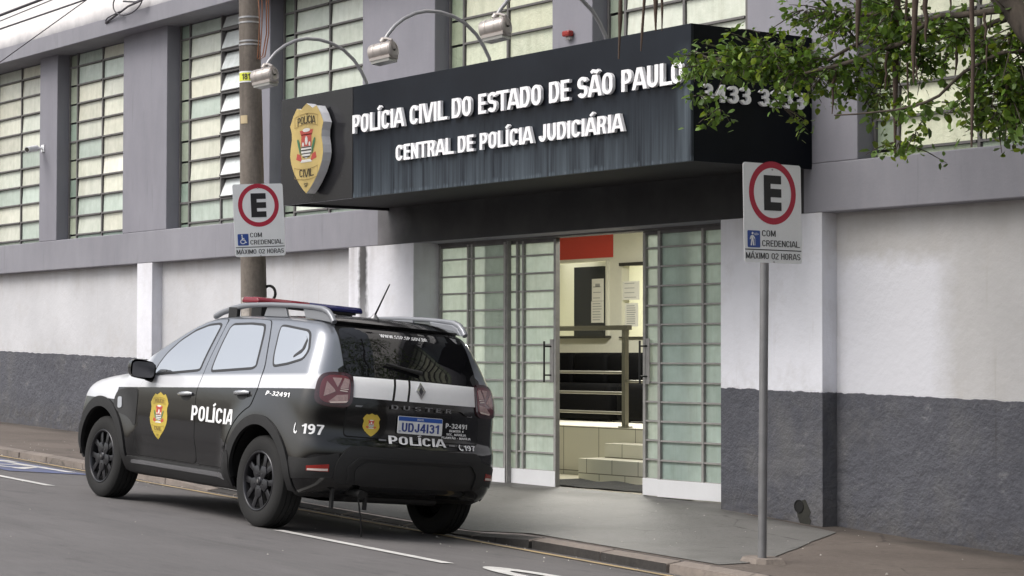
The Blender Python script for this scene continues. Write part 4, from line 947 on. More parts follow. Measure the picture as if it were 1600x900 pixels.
# (px, py, count, radius in x/y/z m)
for px, py, n, rx, rz, y in ((1085, 88, 60, .10, .07, -2.15), (1105, 104, 60, .10, .07, -2.2), (1125, 170, 22, .05, .06, -2.2), (1090, 150, 24, .05, .06, -2.15), (1150, 85, 120, .13, .08, -2.2), (1165, 100, 80, .13, .06, -2.25), (1205, 80, 130, .12, .09, -2.2), (1210, 100, 100, .13, .06, -2.2), (1245, 95, 150, .12, .10, -2.15), (1250, 108, 60, .10, .07, -2.2), (1222, 168, 34, .04, .07, -2.2), (1290, 115, 70, .10, .09, -2.1), (1310, 95, 50, .10, .08, -2.1), (1330, 130, 55, .09, .09, -2.0), (1195, 55, 30, .10, .05, -2.1), 
                           (1262, 15, 60, .10, .06, -2.1), (1300, 18, 110, .12, .09, -2.1), (1318, 40, 60, .07, .09, -2.1), (1350, 20, 60, .08, .10, -2.0), (1395, 15, 90, .09, .12, -2.1), (1405, 55, 110, .10, .11, -2.1), (1440, 55, 100, .10, .10, -2.1), (1445, 95, 60, .06, .07, -2.0), (1385, 110, 70, .08, .12, -1.8), (1370, 145, 60, .07, .11, -1.7), (1480, 20, 40, .09, .08, -2.0), (1505, 40, 70, .10, .08, -2.1), (1500, 55, 50, .07, .08, -2.2), (1545, 60, 80, .10, .12, -2.1),
                           (1560, 110, 150, .13, .12, -2.0), (1580, 150, 180, .13, .13, -2.0), (1555, 172, 110, .11, .08, -1.9), (1595, 100, 130, .11, .14, -2.1), (1530, 140, 80, .08, .12, -2.0), (1590, 170, 60, .10, .07, -1.9), (1590, 40, 100, .12, .12, -2.1), (1640, 70, 150, .18, .16, -2.0), (1432, 205, 30, .05, .06, -2.1), (1405, 220, 30, .05, .06, -2.1), (1410, 165, 25, .06, .05, -2.1), (1462, 160, 20, .03, .05, -2.1), (1480, 75, 14, .03, .04, -2.1), (1380, 60, 60, .08, .10, -2.2), (1350, 95, 40, .08, .08, -2.0)):
    spray(A(px, py, y), int(n*2.1), (rx*1.05, .14, rz*1.05), .058)
for _ in range(230):   # crown above the picture
    c = Vector((random.uniform(1.6, 8.5), random.uniform(-4.0, -.6), random.uniform(4.6, 6.8)))
    spray(c, 54, (.3, .3, .25), .075)
lb.build('foliage', TREE, recalc=False); tw.build('twigs', TREE)
# ------------------------------------------------------------------ police car: implicit body, then panels that follow it
def pchip(xs, ys):
    xs = np.array(xs, float); ys = np.array(ys, float); h = np.diff(xs); d = np.diff(ys)/h; mm = np.zeros_like(ys)
    for i in range(1, len(xs)-1):
        if d[i-1]*d[i] > 0:
            w1 = 2*h[i]+h[i-1]; w2 = h[i]+2*h[i-1]; mm[i] = (w1+w2)/(w1/d[i-1]+w2/d[i])
    mm[0] = d[0]; mm[-1] = d[-1]
    def f(x):
        x = np.clip(x, xs[0], xs[-1]); i = np.clip(np.searchsorted(xs, x)-1, 0, len(xs)-2); t = (x-xs[i])/h[i]
        return ys[i]*(1+2*t)*(1-t)**2+h[i]*mm[i]*t*(1-t)**2+ys[i+1]*t*t*(3-2*t)+h[i]*mm[i+1]*t*t*(t-1)
    return f
ZT = pchip([-.9, -.50, -.40, -.2, .3, .7, 1.0, 1.25, 1.42, 1.60, 1.9, 2.28, 2.40, 2.7, 3.0, 3.2, 3.35, 3.6], [1.50, 1.575, 1.598, 1.628, 1.645, 1.645, 1.640, 1.626, 1.602, 1.552, 1.42, 1.215, 1.170, 1.145, 1.105, 1.05, .975, .74])
WB_ = pchip([.1, .25, .33, .45, .62, .78, .90, .98, 1.04, 1.10, 1.16, 1.56, 1.8], [.775, .812, .845, .870, .884, .889, .889, .886, .876, .862, .842, .662, .56])
XR = pchip([.1, .28, .36, .48, .60, .68, .72, .80, .95, 1.02, 1.15, 1.19, 1.30, 1.54, 1.60, 1.8], [-.60, -.70, -.775, -.825, -.835, -.825, -.80, -.785, -.782, -.775, -.748, -.725, -.668, -.505, -.45, -.2])
XF = pchip([.1, .2, .35, .55, .75, .90, 1.0, 1.2], [3.25, 3.36, 3.48, 3.515, 3.50, 3.46, 3.40, 3.2])
def rmax(a, b, r):
    u = np.maximum(a+r, 0); v = np.maximum(b+r, 0); return np.minimum(np.maximum(a, b), -r)+np.sqrt(u*u+v*v)
def sst(x, a, b): t = np.clip((x-a)/(b-a), 0, 1); return t*t*(3-2*t)
WHX = (0.0, 2.673)
def bodyf(x, y, z):
    ay = np.abs(y)
    w_ = WB_(z)
    w_ = w_-.075*np.clip((x-2.5)/1.0, 0, 1)**2-.055*np.clip((-.15-x)/.65, 0, 1)**2
    w_ = w_-.03*sst(z, 1.15, 1.5)*np.clip((x-1.2)/1.0, 0, 1)
    for c in WHX:
        rr = np.sqrt((x-c)**2+(z-.36)**2); w_ = w_+.040*sst(rr, .70, .46)*sst(z, .2, .45)
    w_ = w_-.016*sst(z, .34, .42)*(1-sst(z, .50, .60))*sst(x, .45, .6)*(1-sst(x, 2.0, 2.2))
    side = (ay-w_)*.96
    tc = .055+.0*x
    zt = ZT(x)-tc*(ay/.65)**2*(1+.4*sst(x, 2.2, 2.6))
    sl = (ZT(x+.02)-ZT(x-.02))/.04
    top = (z-zt)/np.sqrt(1+sl*sl)
    rear = (XR(z)-x+.17*(ay/.8)**2.2)*.90
    front = (x-XF(z)+.24*(ay/.8)**2.2)*.9
    bot = (.235+.11*sst(x, -.25, -.75)+.03*sst(x, 2.8, 3.4))-z
    rt = .055+.05*sst(x, 2.0, 2.6)
    d = rmax(side, top, rt); d = rmax(d, rear, .085); d = rmax(d, front, .10); d = rmax(d, bot, .05)
    return d
def march(o, d, tmax=2.6):
    """first exit of rays o+t*d, starting inside"""
    o = np.asarray(o, float); d = np.asarray(d, float); lo = np.zeros(len(o)); hi = np.full(len(o), tmax)
    t = np.linspace(0, tmax, 90); hit = np.zeros(len(o), bool)
    for k in range(1, 90):
        v = bodyf(*(o+d*t[k]).T); nw = (v > 0) & ~hit; lo[nw] = t[k-1]; hi[nw] = t[k]; hit |= nw
    for _ in range(26):
        mid = (lo+hi)/2; v = bodyf(*(o+d*mid[:, None]).T); ins = v < 0; lo = np.where(ins, mid, lo); hi = np.where(ins, hi, mid)
    return o+d*lo[:, None]
def normals(P):
    e = 1e-3; g = np.stack([bodyf(*(P+np.eye(3)[i]*e).T)-bodyf(*(P-np.eye(3)[i]*e).T) for i in range(3)], 1)
    return g/np.linalg.norm(g, axis=1)[:, None]
def on_side(u, v, s=1):    # u = x, v = z
    P = march(np.stack([u, 0*u, v], 1), np.tile((0, s, 0), (len(u), 1))); return P
def on_rear(u, v, s=1):    # u = -y (reads left to right from behind), v = z
    return march(np.stack([0*u-.1, -u, v], 1), np.tile((-1, 0, 0), (len(u), 1)))
def on_corner(u, v, s=1):  # u = angle in degrees from straight back towards the side
    q = np.radians(u); return march(np.stack([0*u-.40, 0*u+.45*s, v], 1), np.stack([-np.cos(q), s*np.sin(q), 0*u], 1))
def on_top(u, v, s=1):     # u = x, v = y
    return march(np.stack([u, v, 0*u+.9], 1), np.tile((0, 0, 1), (len(u), 1)))
# paint
def carpaint():
    k = NT('car_paint_silver_and_black'); x, y, z = k.xyz()
    sp = k.ma('ADD', k.ma('MULTIPLY', x, -.042), 1.045)
    up_ = k.mr(k.ma('SUBTRACT', z, sp), -.0015, .0015)
    fr = k.mr(x, 2.05, 2.5); fsp = k.mr(k.ma('SUBTRACT', z, k.ma('MULTIPLY', fr, .93)), -.002, .002)
    up_ = k.ma('MAXIMUM', up_, k.ma('MULTIPLY', k.mr(x, 2.43, 2.435), k.mr(z, .838, .842)))
    ay = k.ma('ABSOLUTE', y)
    roof = k.ma('MULTIPLY', k.mr(z, 1.535, 1.537), k.mr(ay, .555, .553))
    roof = k.ma('MULTIPLY', roof, k.mr(x, 1.40, 1.39))
    rearb = k.ma('MULTIPLY', k.mr(x, -.60, -.602), k.mr(ay, .64, .638))
    wl_ = k.ma('SUBTRACT', z, k.ma('ADD', k.ma('MULTIPLY', x, -.046), 1.150))
    wb = k.ma('MAXIMUM', k.mr(wl_, .012, -.012), k.mr(x, 1.97, 2.05))
    f = k.noise(400, 1, .5)
    white = k.mix(k.mr(f, .3, .7), (.20, .215, .245), (.24, .255, .285))
    white = k.mix(wb, white, (.60, .61, .64))
    blk = k.mix(k.ma('MULTIPLY', k.mr(z, .60, .33), k.mr(k.noise(5, 5, .7), .45, .75)), (.005, .005, .0055), (.020, .019, .017))
    um = k.ma('MULTIPLY', up_, k.ma('SUBTRACT', 1.0, k.ma('MAXIMUM', roof, rearb), clamp=True))
    um = k.ma('MULTIPLY', um, k.mr(z, .35, .36))
    k.base(k.mix(um, blk, white)); k.set(Roughness=k.mr(um, 0, 1, .10, .30), Metallic=k.ma('MULTIPLY', um, k.mr(wb, 0, 1, .5, .0)), Coat_Weight=k.mr(um, 0, 1, .5, .8), Coat_Roughness=.03); return k.m
PAINT = carpaint()
CPL = M('car_black_plastic', (.010, .010, .0105), .55, var=.25, vs=4, bump=.08, bs=250); CGLASS = NT('car_dark_glass'); CGLASS.base((.60, .62, .645)); CGLASS.set(Roughness=.02, Metallic=.9); CGLASS = CGLASS.m
RGLASS = NT('car_rear_glass'); RGLASS.base((.006, .006, .007)); RGLASS.set(Roughness=.03, IOR=1.6); RGLASS = RGLASS.m
SEAL = M('car_window_rubber', (.010, .010, .012), .5, var=0); GAPM = M('car_panel_gap', (.004, .004, .004), .9, var=0)
CHROME = M('chrome', (.62, .62, .63), .12, metal=1.0, var=0); SILV = M('car_silver_trim', (.40, .41, .43), .3, metal=.7, var=0)
TYRE = M('tyre_rubber', (.0075, .0075, .0075), .85, var=.25, vs=6, bump=.15, bs=90); RIM = M('dark_alloy', (.035, .035, .039), .30, metal=.6, var=.1); RIMD = M('brake_dark', (.003, .003, .003), .6, var=0)
CWHITE = M('car_white_sticker', (.82, .82, .83), .4, var=.04); CGREY = M('car_badge_grey', (.22, .22, .23), .35, metal=.5, var=0)
blackp_ = NT('car_black_paint'); blackp_.base((.005, .005, .0055)); blackp_.set(Roughness=.16, Coat_Weight=.3, Coat_Roughness=.03); BPAINT = blackp_.m
MRED = NT('tail_light_dark_red'); MRED.base((.035, .009, .014)); MRED.set(Roughness=.1, Coat_Weight=1.0); MRED = MRED.m
MRED2 = NT('tail_light_lens'); MRED2.base((.12, .020, .028)); MRED2.set(Roughness=.08, Coat_Weight=1.0); MRED2 = MRED2.m
PINK = M('tail_light_reflector', (.36, .25, .24), .2, metal=.3, var=.3, vs=60); PINK2 = M('tail_light_clear', (.62, .52, .48), .2, var=.1, vs=60)
SILVH = M('handle_silver', (.45, .46, .48), .25, metal=.6, var=0); SILVD = M('sill_reflection_metal', (.22, .22, .23), .25, metal=.6, var=0); SILVR = M('roof_rail_grey', (.24, .25, .27), .36, metal=.35, var=0)
CM = Matrix(((-0.99946, 0.01061, 0.03125, -0.4207), (-0.0081, -0.99681, 0.07937, -3.496), (0.03199, 0.07908, 0.99635, 0.1005), (0, 0, 0, 1)))
CAR = empty('police_car', (0, 0, 0), 'black and silver police SUV with roof light bar parked at the kerb, seen from behind', 'car')
CAR.matrix_world = CM
# body
def build_body():
    A_, B_ = np.array((-.25, 0, .82)), np.array((2.70, 0, .70)); n = 176; D = []; O = []
    rows = []
    for lam in np.linspace(88, 3, 56): rows.append((A_, lam, -1))
    for t in np.linspace(0, 1, 190): rows.append((A_+(B_-A_)*t, 0, 1))
    for lam in np.linspace(3, 88, 50): rows.append((B_, lam, 1))
    for o, lam, s in rows:
        for j in range(n):
            p = 2*math.pi*j/n; c = math.cos(R(lam)); D.append((s*math.sin(R(lam)), c*math.cos(p), c*math.sin(p))); O.append(o)
    P = march(np.array(O), np.array(D)); K = len(rows)
    vs = [tuple(p) for p in P]; fs = [(i*n+j, i*n+(j+1) % n, (i+1)*n+(j+1) % n, (i+1)*n+j) for i in range(K-1) for j in range(n)]
    fs += [tuple(range(n))[::-1], tuple((K-1)*n+j for j in range(n))]
    me = bpy.data.meshes.new('body'); me.from_pydata(vs, [], fs); me.materials.append(PAINT); me.materials.append(CPL)
    o = finish(me, 'body', CAR, None)
    nm = o.data; bm = bmesh.new(); bm.from_mesh(nm)
    kill = [v for v in bm.verts if abs(v.co.y) > .48 and any(math.hypot(v.co.x-c, v.co.z-.36) < .432 for c in WHX)]
    bmesh.ops.delete(bm, geom=kill, context='VERTS'); bm.to_mesh(nm); bm.free()
    for p in nm.polygons: p.material_index = 1 if p.center.z < .31 else 0
    nm.polygons.foreach_set('use_smooth', [True]*len(nm.polygons)); nm.set_sharp_from_angle(angle=R(32))
    return o
BODY = build_body()
for c in WHX:
    for s in (-1, 1):
        b = MB(); vs = []; n = 40
        for k in range(n+1):
            a = R(-3+186*k/n)
            for yy in (.50, .878): vs.append((c+.428*math.cos(a), s*yy, .36+.428*math.sin(a)))
        vs.append((c, s*.50, .36)); q = len(vs)-1
        b.add(vs, [(2*k, 2*k+2, 2*k+3, 2*k+1) for k in range(n)]+[(2*k, 2*k+2, q) for k in range(n)], RIMD)
        b.build('wheel_well', CAR, smooth=60)
def grid_cut(bm, su, sv):
    for ax, st in ((0, su), (1, sv)):
        lo = min(v.co[ax] for v in bm.verts); hi = max(v.co[ax] for v in bm.verts); k = math.ceil(lo/st)*st
        while k < hi:
            if k > lo+1e-6:
                no = [0, 0, 0]; no[ax] = 1; co = [0, 0, 0]; co[ax] = k
                bmesh.ops.bisect_plane(bm, geom=bm.verts[:]+bm.edges[:]+bm.faces[:], plane_co=co, plane_no=no, dist=1e-6)
            k += st
def conform(bm, fn, off, s=1, su=.04, sv=.04, skirt=0.0):
    """lay a flat (u,v) mesh on the body surface, 'off' proud of it, optional skirt back towards the body"""
    grid_cut(bm, su, sv)
    bm.verts.ensure_lookup_table()
    U = np.array([v.co.x for v in bm.verts]); V = np.array([v.co.y for v in bm.verts])
    Z = np.array([v.co.z for v in bm.verts]); P = fn(U, V, s); N = normals(P); Q = P+N*(off+Z)[:, None]
    for v, q in zip(bm.verts, Q): v.co = q
    if skirt:
        bm.verts.index_update(); nv = [Vector(x) for x in N]
        bd = [e for e in bm.edges if len(e.link_faces) == 1]; idx = {v: i for i, v in enumerate(bm.verts)}
        r = bmesh.ops.extrude_edge_only(bm, edges=bd)
        for v in [g for g in r['geom'] if isinstance(g, bmesh.types.BMVert)]:
            src = min((w for e in v.link_edges for w in e.verts if w in idx), key=lambda w: (w.co-v.co).length)
            v.co = src.co-nv[idx[src]]*skirt
    bmesh.ops.recalc_face_normals(bm, faces=bm.faces)
    # outward check
    f = max(bm.faces, key=lambda f: f.calc_area()); c = f.calc_center_median(); n_ = normals(np.array([tuple(c)]))[0]
    if f.normal.dot(Vector(n_)) < 0: bmesh.ops.reverse_faces(bm, faces=bm.faces)
    return bm
def poly_bm(polys):
    bm = bmesh.new()
    for p in polys: bm.faces.new([bm.verts.new((u, v, 0)) for u, v in p])
    bmesh.ops.triangulate(bm, faces=bm.faces); return bm
def cpart(name, polys, fn, off, mat, parent=CAR, s=1, skirt=0.0, su=.04, sv=.04, smooth=45):
    if polys and isinstance(polys[0][0], (int, float)): polys = [polys]
    return bm_obj(conform(poly_bm(polys), fn, off, s, su, sv, skirt), name, mat, parent, smooth=smooth)
def ctext(name, t, W, H, u, v, fn, off, mat, parent=CAR, s=1, bold=.02, flip=False, su=.05, sv=.05, slant=0, ref='E', ku=1.0):
    bm = text_bm(t, W, H, bold, ref)
    for q in bm.verts: q.co = ((u+(-q.co.x if flip else q.co.x)*ku+slant*q.co.y), v+q.co.y, 0)
    return bm_obj(conform(bm, fn, off, s, su, sv), name, mat, parent)
def rnd(poly, r=.03, n=4):
    """round the corners of a polygon"""
    o = []; N = len(poly)
    for i in range(N):
        p = Vector(poly[i]); a = Vector(poly[i-1])-p; c = Vector(poly[(i+1) % N])-p
        q = min(r, a.length*.45, c.length*.45); a = p+a.normalized()*q; c = p+c.normalized()*q
        for k in range(n+1):
            t = k/n; o.append(tuple(a*(1-t)**2+p*2*t*(1-t)+c*t*t))
    return o
def offset(poly, d):
    N = len(poly); ar = sum(poly[i-1][0]*poly[i][1]-poly[i][0]*poly[i-1][1] for i in range(N)); sg = 1 if ar > 0 else -1; o = []
    for i in range(N):
        p = Vector(poly[i]); e0 = (p-Vector(poly[i-1])).normalized(); e1 = (Vector(poly[(i+1) % N])-p).normalized()
        n_ = Vector((e0.y, -e0.x))+Vector((e1.y, -e1.x)); n_ = n_.normalized()*sg/max(.5, math.cos(e0.angle(e1)/2) if e0.length and e1.length else 1)
        o.append((p.x+n_.x*d, p.y+n_.y*d))
    return o
# doors
FDOOR = [(2.06, .40), (2.09, .60), (2.07, .95), (1.97, 1.06), (1.90, 1.16), (1.82, 1.30), (1.70, 1.405), (1.54, 1.487), (1.34, 1.540), (1.06, 1.562), (1.035, 1.10), (1.075, .97), (1.04, .40)]
arc = [(.0+.56*math.cos(R(a)), .36+.56*math.sin(R(a))) for a in (18, 30, 42, 54, 66, 74)]
RDOOR = [(1.032, .40), (1.067, .97), (1.027, 1.10), (1.052, 1.562), (.60, 1.570), (.385, 1.562), (.27, 1.40), (.14, 1.20), (.13, 1.04)]+arc[::-1]+[(.545, .42)]
RDOOR = RDOOR[:-1]+[(.56, .40)]
FWIN = [(1.865, 1.068), (1.845, 1.150), (1.79, 1.262), (1.68, 1.372), (1.52, 1.458), (1.33, 1.510), (1.165, 1.524), (1.120, 1.512), (1.118, 1.43), (1.108, 1.14), (1.15, 1.128), (1.5, 1.098)]
RWIN = [(.930, 1.130), (.95, 1.25), (.968, 1.38), (.972, 1.495), (.935, 1.525), (.66, 1.536), (.445, 1.530), (.40, 1.47), (.318, 1.32), (.262, 1.20), (.31, 1.178), (.64, 1.152)]
QWIN = [(.025, 1.208), (.09, 1.29), (.19, 1.47), (.205, 1.528), (.15, 1.532), (-.22, 1.503), (-.272, 1.478), (-.365, 1.352), (-.345, 1.280), (-.17, 1.236)]
for s in (1, -1):
    for nm, pl, win in (('front_door', FDOOR, FWIN), ('rear_door', RDOOR, RWIN)):
        P = rnd(pl, .05, 3)
        d = cpart(nm, P, on_side, .0045, PAINT, CAR, s, .004, .05, .04)
        cpart('door_gap', offset(P, .006), on_side, .0012, GAPM, d, s, 0, .05, .04)
        W_ = rnd(win, .035, 3)
        cpart('window_seal', offset(W_, .006), on_side, .0062, SEAL, d, s, .004, .06, .05)
        cpart('window', offset(W_, -.014), on_side, .0072, CGLASS, d, s, 0, .06, .05)
        # handle: a recess cup and a body coloured bar
        hx, hz = (1.235, .935) if nm == 'front_door' else (.335, .985)
        cpart('handle_cup', circ(hx, hz-.012, .085, .036, 20), on_side, .0055, SEAL, d, s)
        hb = MB(); c = on_side(np.array([hx+.095, hx-.10]), np.array([hz-.004, hz+.012]), s); n_ = normals(c)
        p0 = Vector(c[0]); p1 = Vector(c[1]); nn = Vector(n_[0])
        hb.tube([p0+nn*.004, p0.lerp(p1, .12)+nn*.026, p0.lerp(p1, .5)+nn*.036, p0.lerp(p1, .88)+nn*.028, p1+nn*.004], [.012, .017, .018, .017, .012], CHROME if False else SILVH if 'SILVH' in globals() else CPL, 10)
        hb.build('handle', d, smooth=50)
    W_ = rnd(QWIN, .035, 3)
    q = cpart('quarter_window', offset(W_, -.012), on_side, .004, CGLASS, CAR, s, 0, .05, .04)
    cpart('window_seal', offset(W_, .006), on_side, .0028, SEAL, q, s, .004, .05, .04)
    cpart('quarter_view_mark', rnd([(-.20, 1.305), (-.275, 1.362), (-.262, 1.44), (-.235, 1.455), (-.285, 1.425), (-.305, 1.36), (-.285, 1.325), (-.205, 1.285)], .008, 2), on_side, .0062, SEAL, q, s, .002)  # dark outline standing in for the far window seen through the glass
    # black wheel arch trims
    for c, nm in ((0, 'wheel_arch_trim'), (2.673, 'wheel_arch_trim')):
        a0, a1 = (-6, 192) if c else (-2, 186)
        ri, ro = .408, .482
        A0 = [(c+ri*math.cos(R(a)), .36+ri*math.sin(R(a))) for a in np.linspace(a0, a1, 34)]; A1 = [(c+ro*math.cos(R(a)), .36+(ro+(.012 if c else 0))*math.sin(R(a))) for a in np.linspace(a1, a0, 34)]
        cpart(nm, A0+A1, on_side, .012, CPL, CAR, s, .03, .05, .05)
    # rocker / sill
    cpart('sill', rnd([(2.22, .268), (2.20, .385), (.50, .385), (.46, .268)], .03, 3), on_side, .018, CPL, CAR, s, .05, .06, .03)
    cpart('sill_reflection', rnd([(2.12, .335), (2.10, .362), (.56, .362), (.52, .318), (.60, .330)], .01, 2), on_side, .0225, SILVD if 'SILVD' in globals() else M('sill_reflection_metal', (.10, .10, .105), .28, metal=.6, var=0), CAR, s, .004, .06, .03)  # added strip stands in for the reflection along the upper sill
    cpart('sill_end', rnd([(.62, .27), (.545, .455), (.44, .56), (.405, .50), (.43, .27)], .03, 3), on_side, .017, CPL, CAR, s, .03, .04, .03)
    # front wing vent
    v = cpart('wing_vent', rnd([(2.43, .915), (2.44, .80), (2.34, .735), (2.18, .70), (2.075, .62), (2.07, .93), (2.20, .955)], .05, 4), on_side, .008, CPL, CAR, s, .01)
    cpart('turn_signal', rnd([(2.385, .86), (2.33, .865), (2.29, .775), (2.345, .765)], .02, 3), on_side, .013, SILV, v, s, .01)
    # mirror
    mb = MB(); X = Matrix.Translation((1.86, s*1.0, 1.105)) @ Matrix.Rotation(R(-8*s), 4, 'Z')
    vs = []; nn, mm = 20, 12
    for i in range(mm+1):
        t = i/mm; px_ = -.075+.17*t; sc = math.sqrt(max(0, 1-(max(0, t-.25)/.78)**2.4))
        for j in range(nn):
            q = 2*math.pi*j/nn; cy, cz = math.cos(q), math.sin(q); e = (abs(cy)**4+abs(cz)**4)**-.25
            vs.append(X @ Vector((px_, cy*e*.108*sc, cz*e*.078*sc+(.012*cy*s))))
    mb.add(vs, [(i*nn+j, i*nn+(j+1) % nn, (i+1)*nn+(j+1) % nn, (i+1)*nn+j) for i in range(mm) for j in range(nn)]+[tuple((mm)*nn+j for j in range(nn))], BPAINT)
    mb.tube([X @ Vector((.02, -s*.07, -.055)), X @ Vector((.03, -s*.13, -.075)), X @ Vector((.04, -s*.19, -.06))], [.035, .03, .03], CPL, 10)
    mir = mb.build('side_mirror', CAR, smooth=50)
    g = MB(); g.add([X @ Vector((-.077, p[0]*.094, p[1]*.064)) for p in rnd([(-1, -1), (1, -1), (1, 1), (-1, 1)], .5, 4)], [tuple(range(20))], M('mirror_glass', (.10, .10, .11), .12, metal=.6, var=0)); g.build('mirror_glass', mir)
    # roof rail
    rl = MB(); P = []
    for x, z in ((1.42, 1.585), (1.30, 1.620), (1.12, 1.656), (.95, 1.677), (.80, 1.686), (.5, 1.693), (.15, 1.691), (-.12, 1.683), (-.26, 1.672), (-.34, 1.650), (-.395, 1.612), (-.43, 1.575)): P.append(Vector((x, s*(.605-.02*max(0, x-.8)-.012*max(0, -x)), z)))
    # swept rounded-rectangle section
    vs = []; nn = 12
    for i, p in enumerate(P):
        t = (P[min(i+1, len(P)-1)]-P[max(0, i-1)]).normalized(); up_ = Vector((-t.z, 0, t.x)) if t.x > 0 else Vector((t.z, 0, -t.x)); lat = Vector((0, 1, 0)); hh = .018 if 3 < i < 8 else .021
        for j in range(nn):
            q = 2*math.pi*j/nn; cy, cz = math.cos(q), math.sin(q); e = (abs(cy)**4+abs(cz)**4)**-.25; vs.append(p+lat*cy*e*.021+up_*cz*e*hh)
    rl.add(vs, [(i*nn+j, i*nn+(j+1) % nn, (i+1)*nn+(j+1) % nn, (i+1)*nn+j) for i in range(len(P)-1) for j in range(nn)]+[tuple(range(nn)), tuple((len(P)-1)*nn+j for j in range(nn))], SILVR if 'SILVR' in globals() else M('roof_rail_grey', (.36, .37, .39), .38, metal=.35, var=0))
    rr_ = rl.build('roof_rail', CAR, smooth=50)
    ft = MB()
    for x0, x1, z0 in ((1.16, 1.02, 1.575),):
        ft.box((x1, s*.605-.017, z0), (x0, s*.605+.017, 1.665), CPL if x0 > 1 else SILV)
    ft.build('rail_foot', rr_, bevel=.006)
    ft = MB(); ft.prism([(-.02, 1.60), (.03, 1.675), (-.28, 1.655), (-.36, 1.63), (-.425, 1.57)], s*.585-.012, s*.585+.022, SILVR); ft.build('rail_end', rr_, bevel=.006)
    ft = MB(); ft.prism([(.62, 1.60), (.58, 1.680), (.30, 1.680), (.26, 1.60)], s*.59-.010, s*.59+.012, SILVR); ft.build('rail_bridge', rr_, bevel=.004)
    # tail light, wrapped round the corner
    TL = rnd([(21.5, 1.165), (24, 1.19), (50, 1.192), (59, 1.165), (61, 1.10), (60, 1.02), (56, .965), (46, .948), (30, .948), (22, .985)], 6, 3) if False else None
    def tlp(k): return [(40.5+(22*k)*((1 if math.cos(t) > 0 else -1)*abs(math.cos(t))**.55), 1.074+(.126*k)*((1 if math.sin(t) > 0 else -1)*abs(math.sin(t))**.55)) for t in [2*math.pi*i/40 for i in range(40)]]
    tl = cpart('tail_light', tlp(1), on_corner, .016, MRED, CAR, s, .03, 3, .02)
    cpart('lens', tlp(.80), on_corner, .0195, MRED2, tl, s, .004, 3, .02)
    cx, cz = 37, 1.072
    sh = lambda pl: [[(40.5+(u-40.5)*1.08, v) for u, v in q] for q in pl]
    cpart('reflector', sh([[(26, 1.150), (33, 1.158), (37, 1.085), (27, 1.09)], [(36, 1.157), (47, 1.155), (40, 1.092)], [(43, 1.075), (52, 1.13), (53, 1.02), (42, 1.06)], [(27, 1.045), (27, .995), (33, .980), (48, .984), (40, 1.035)]]), on_corner, .0215, PINK, tl, s, .001, 3, .02)
    cpart('reflector', sh([[(28, 1.062), (37, 1.066), (37, 1.072), (28, 1.069)], [(26.5, .998), (28.5, .985), (46, .974), (47, .982), (30, .995)], [(27, 1.078), (36.5, 1.079), (36.5, 1.083), (27, 1.084)]]), on_corner, .0235, PINK2, tl, s, 0, 3, .02)
    rf = cpart('bumper_reflector', [(40, .475), (40, .530), (62, .508), (62, .472)], on_corner, .006, RLENS, CAR, s, .006, 4, .02)
    cpart('lens', [(41, .480), (41, .497), (61, .488), (61, .475)], on_corner, .0085, PINK2, rf, s, .001, 4, .02)
    cpart('bumper_side_cladding', [(30, .44), (30, .62), (62, .560), (83, .560), (83, .40), (60, .42)], on_corner, .004, CPL, CAR, s, .006, 4, .03)
# windscreen and headlights (front, seen only from the side)
cpart('windscreen', rnd([(2.24, -.60), (2.26, 0), (2.24, .60), (1.50, .52), (1.46, 0), (1.50, -.52)], .04, 3), on_top, .004, CGLASS, CAR, 1, .006, .06, .06)
HL = NT('headlight_glass'); HL.base((.5, .5, .5)); HL.set(Roughness=.1, IOR=1.5); 
for s in (1, -1):
    def on_front(u, v, s=1): return march(np.stack([0*u+2.9, u, v], 1), np.tile((1, 0, 0), (len(u), 1)))
    cpart('headlight', rnd([(s*.50, .70), (s*.50, .84), (s*.74, .86), (s*.76, .72)], .03, 3), on_front, .012, HL.m, CAR, 1, .01)
cpart('grille', rnd([(-.46, .70), (.46, .70), (.46, .83), (-.46, .83)], .03, 3), on_front, .008, CPL, CAR, 1, .01)
cpart('front_bumper', rnd([(-.70, .30), (.70, .30), (.72, .55), (-.72, .55)], .05, 3), on_front, .010, CPL, CAR, 1, .01)
# tailgate
TG = cpart('tailgate', rnd([(-.60, .745), (.60, .745), (.585, 1.02), (.585, 1.195), (-.585, 1.195), (-.585, 1.02)], .03, 3), on_rear, .005, BPAINT, CAR, 1, .004, .05, .03)
cpart('door_gap', rnd([(-.607, .738), (.607, .738), (.592, 1.02), (.598, 1.2), (.575, 1.55), (-.575, 1.55), (-.598, 1.2), (-.592, 1.02)], .03, 3), on_rear, .0015, GAPM, TG, 1, 0, .05, .03)
RG = cpart('rear_window', rnd([(-.590, 1.190), (.590, 1.190), (.595, 1.25), (.565, 1.53), (.3, 1.555), (-.3, 1.555), (-.565, 1.53), (-.595, 1.25)], .05, 4), on_rear, .007, RGLASS, CAR, 1, .006, .05, .03)
cpart('spoiler', rnd([(-.58, 1.560), (.58, 1.560), (.57, 1.604), (-.57, 1.604)], .02, 3), on_rear, .035, BPAINT, CAR, 1, .035, .05, .015)
wl = [[(-.548, 1.030), (-.248, 1.030), (-.222, 1.182), (-.540, 1.180)], [(-.228, 1.030), (-.122, 1.030), (-.098, 1.184), (-.203, 1.183)], [(-.102, 1.030), (.558, 1.030), (.560, 1.178), (-.079, 1.184)]]
cpart('white_band', wl, on_rear, .0085, CWHITE, TG, 1, .0005, .05, .03)
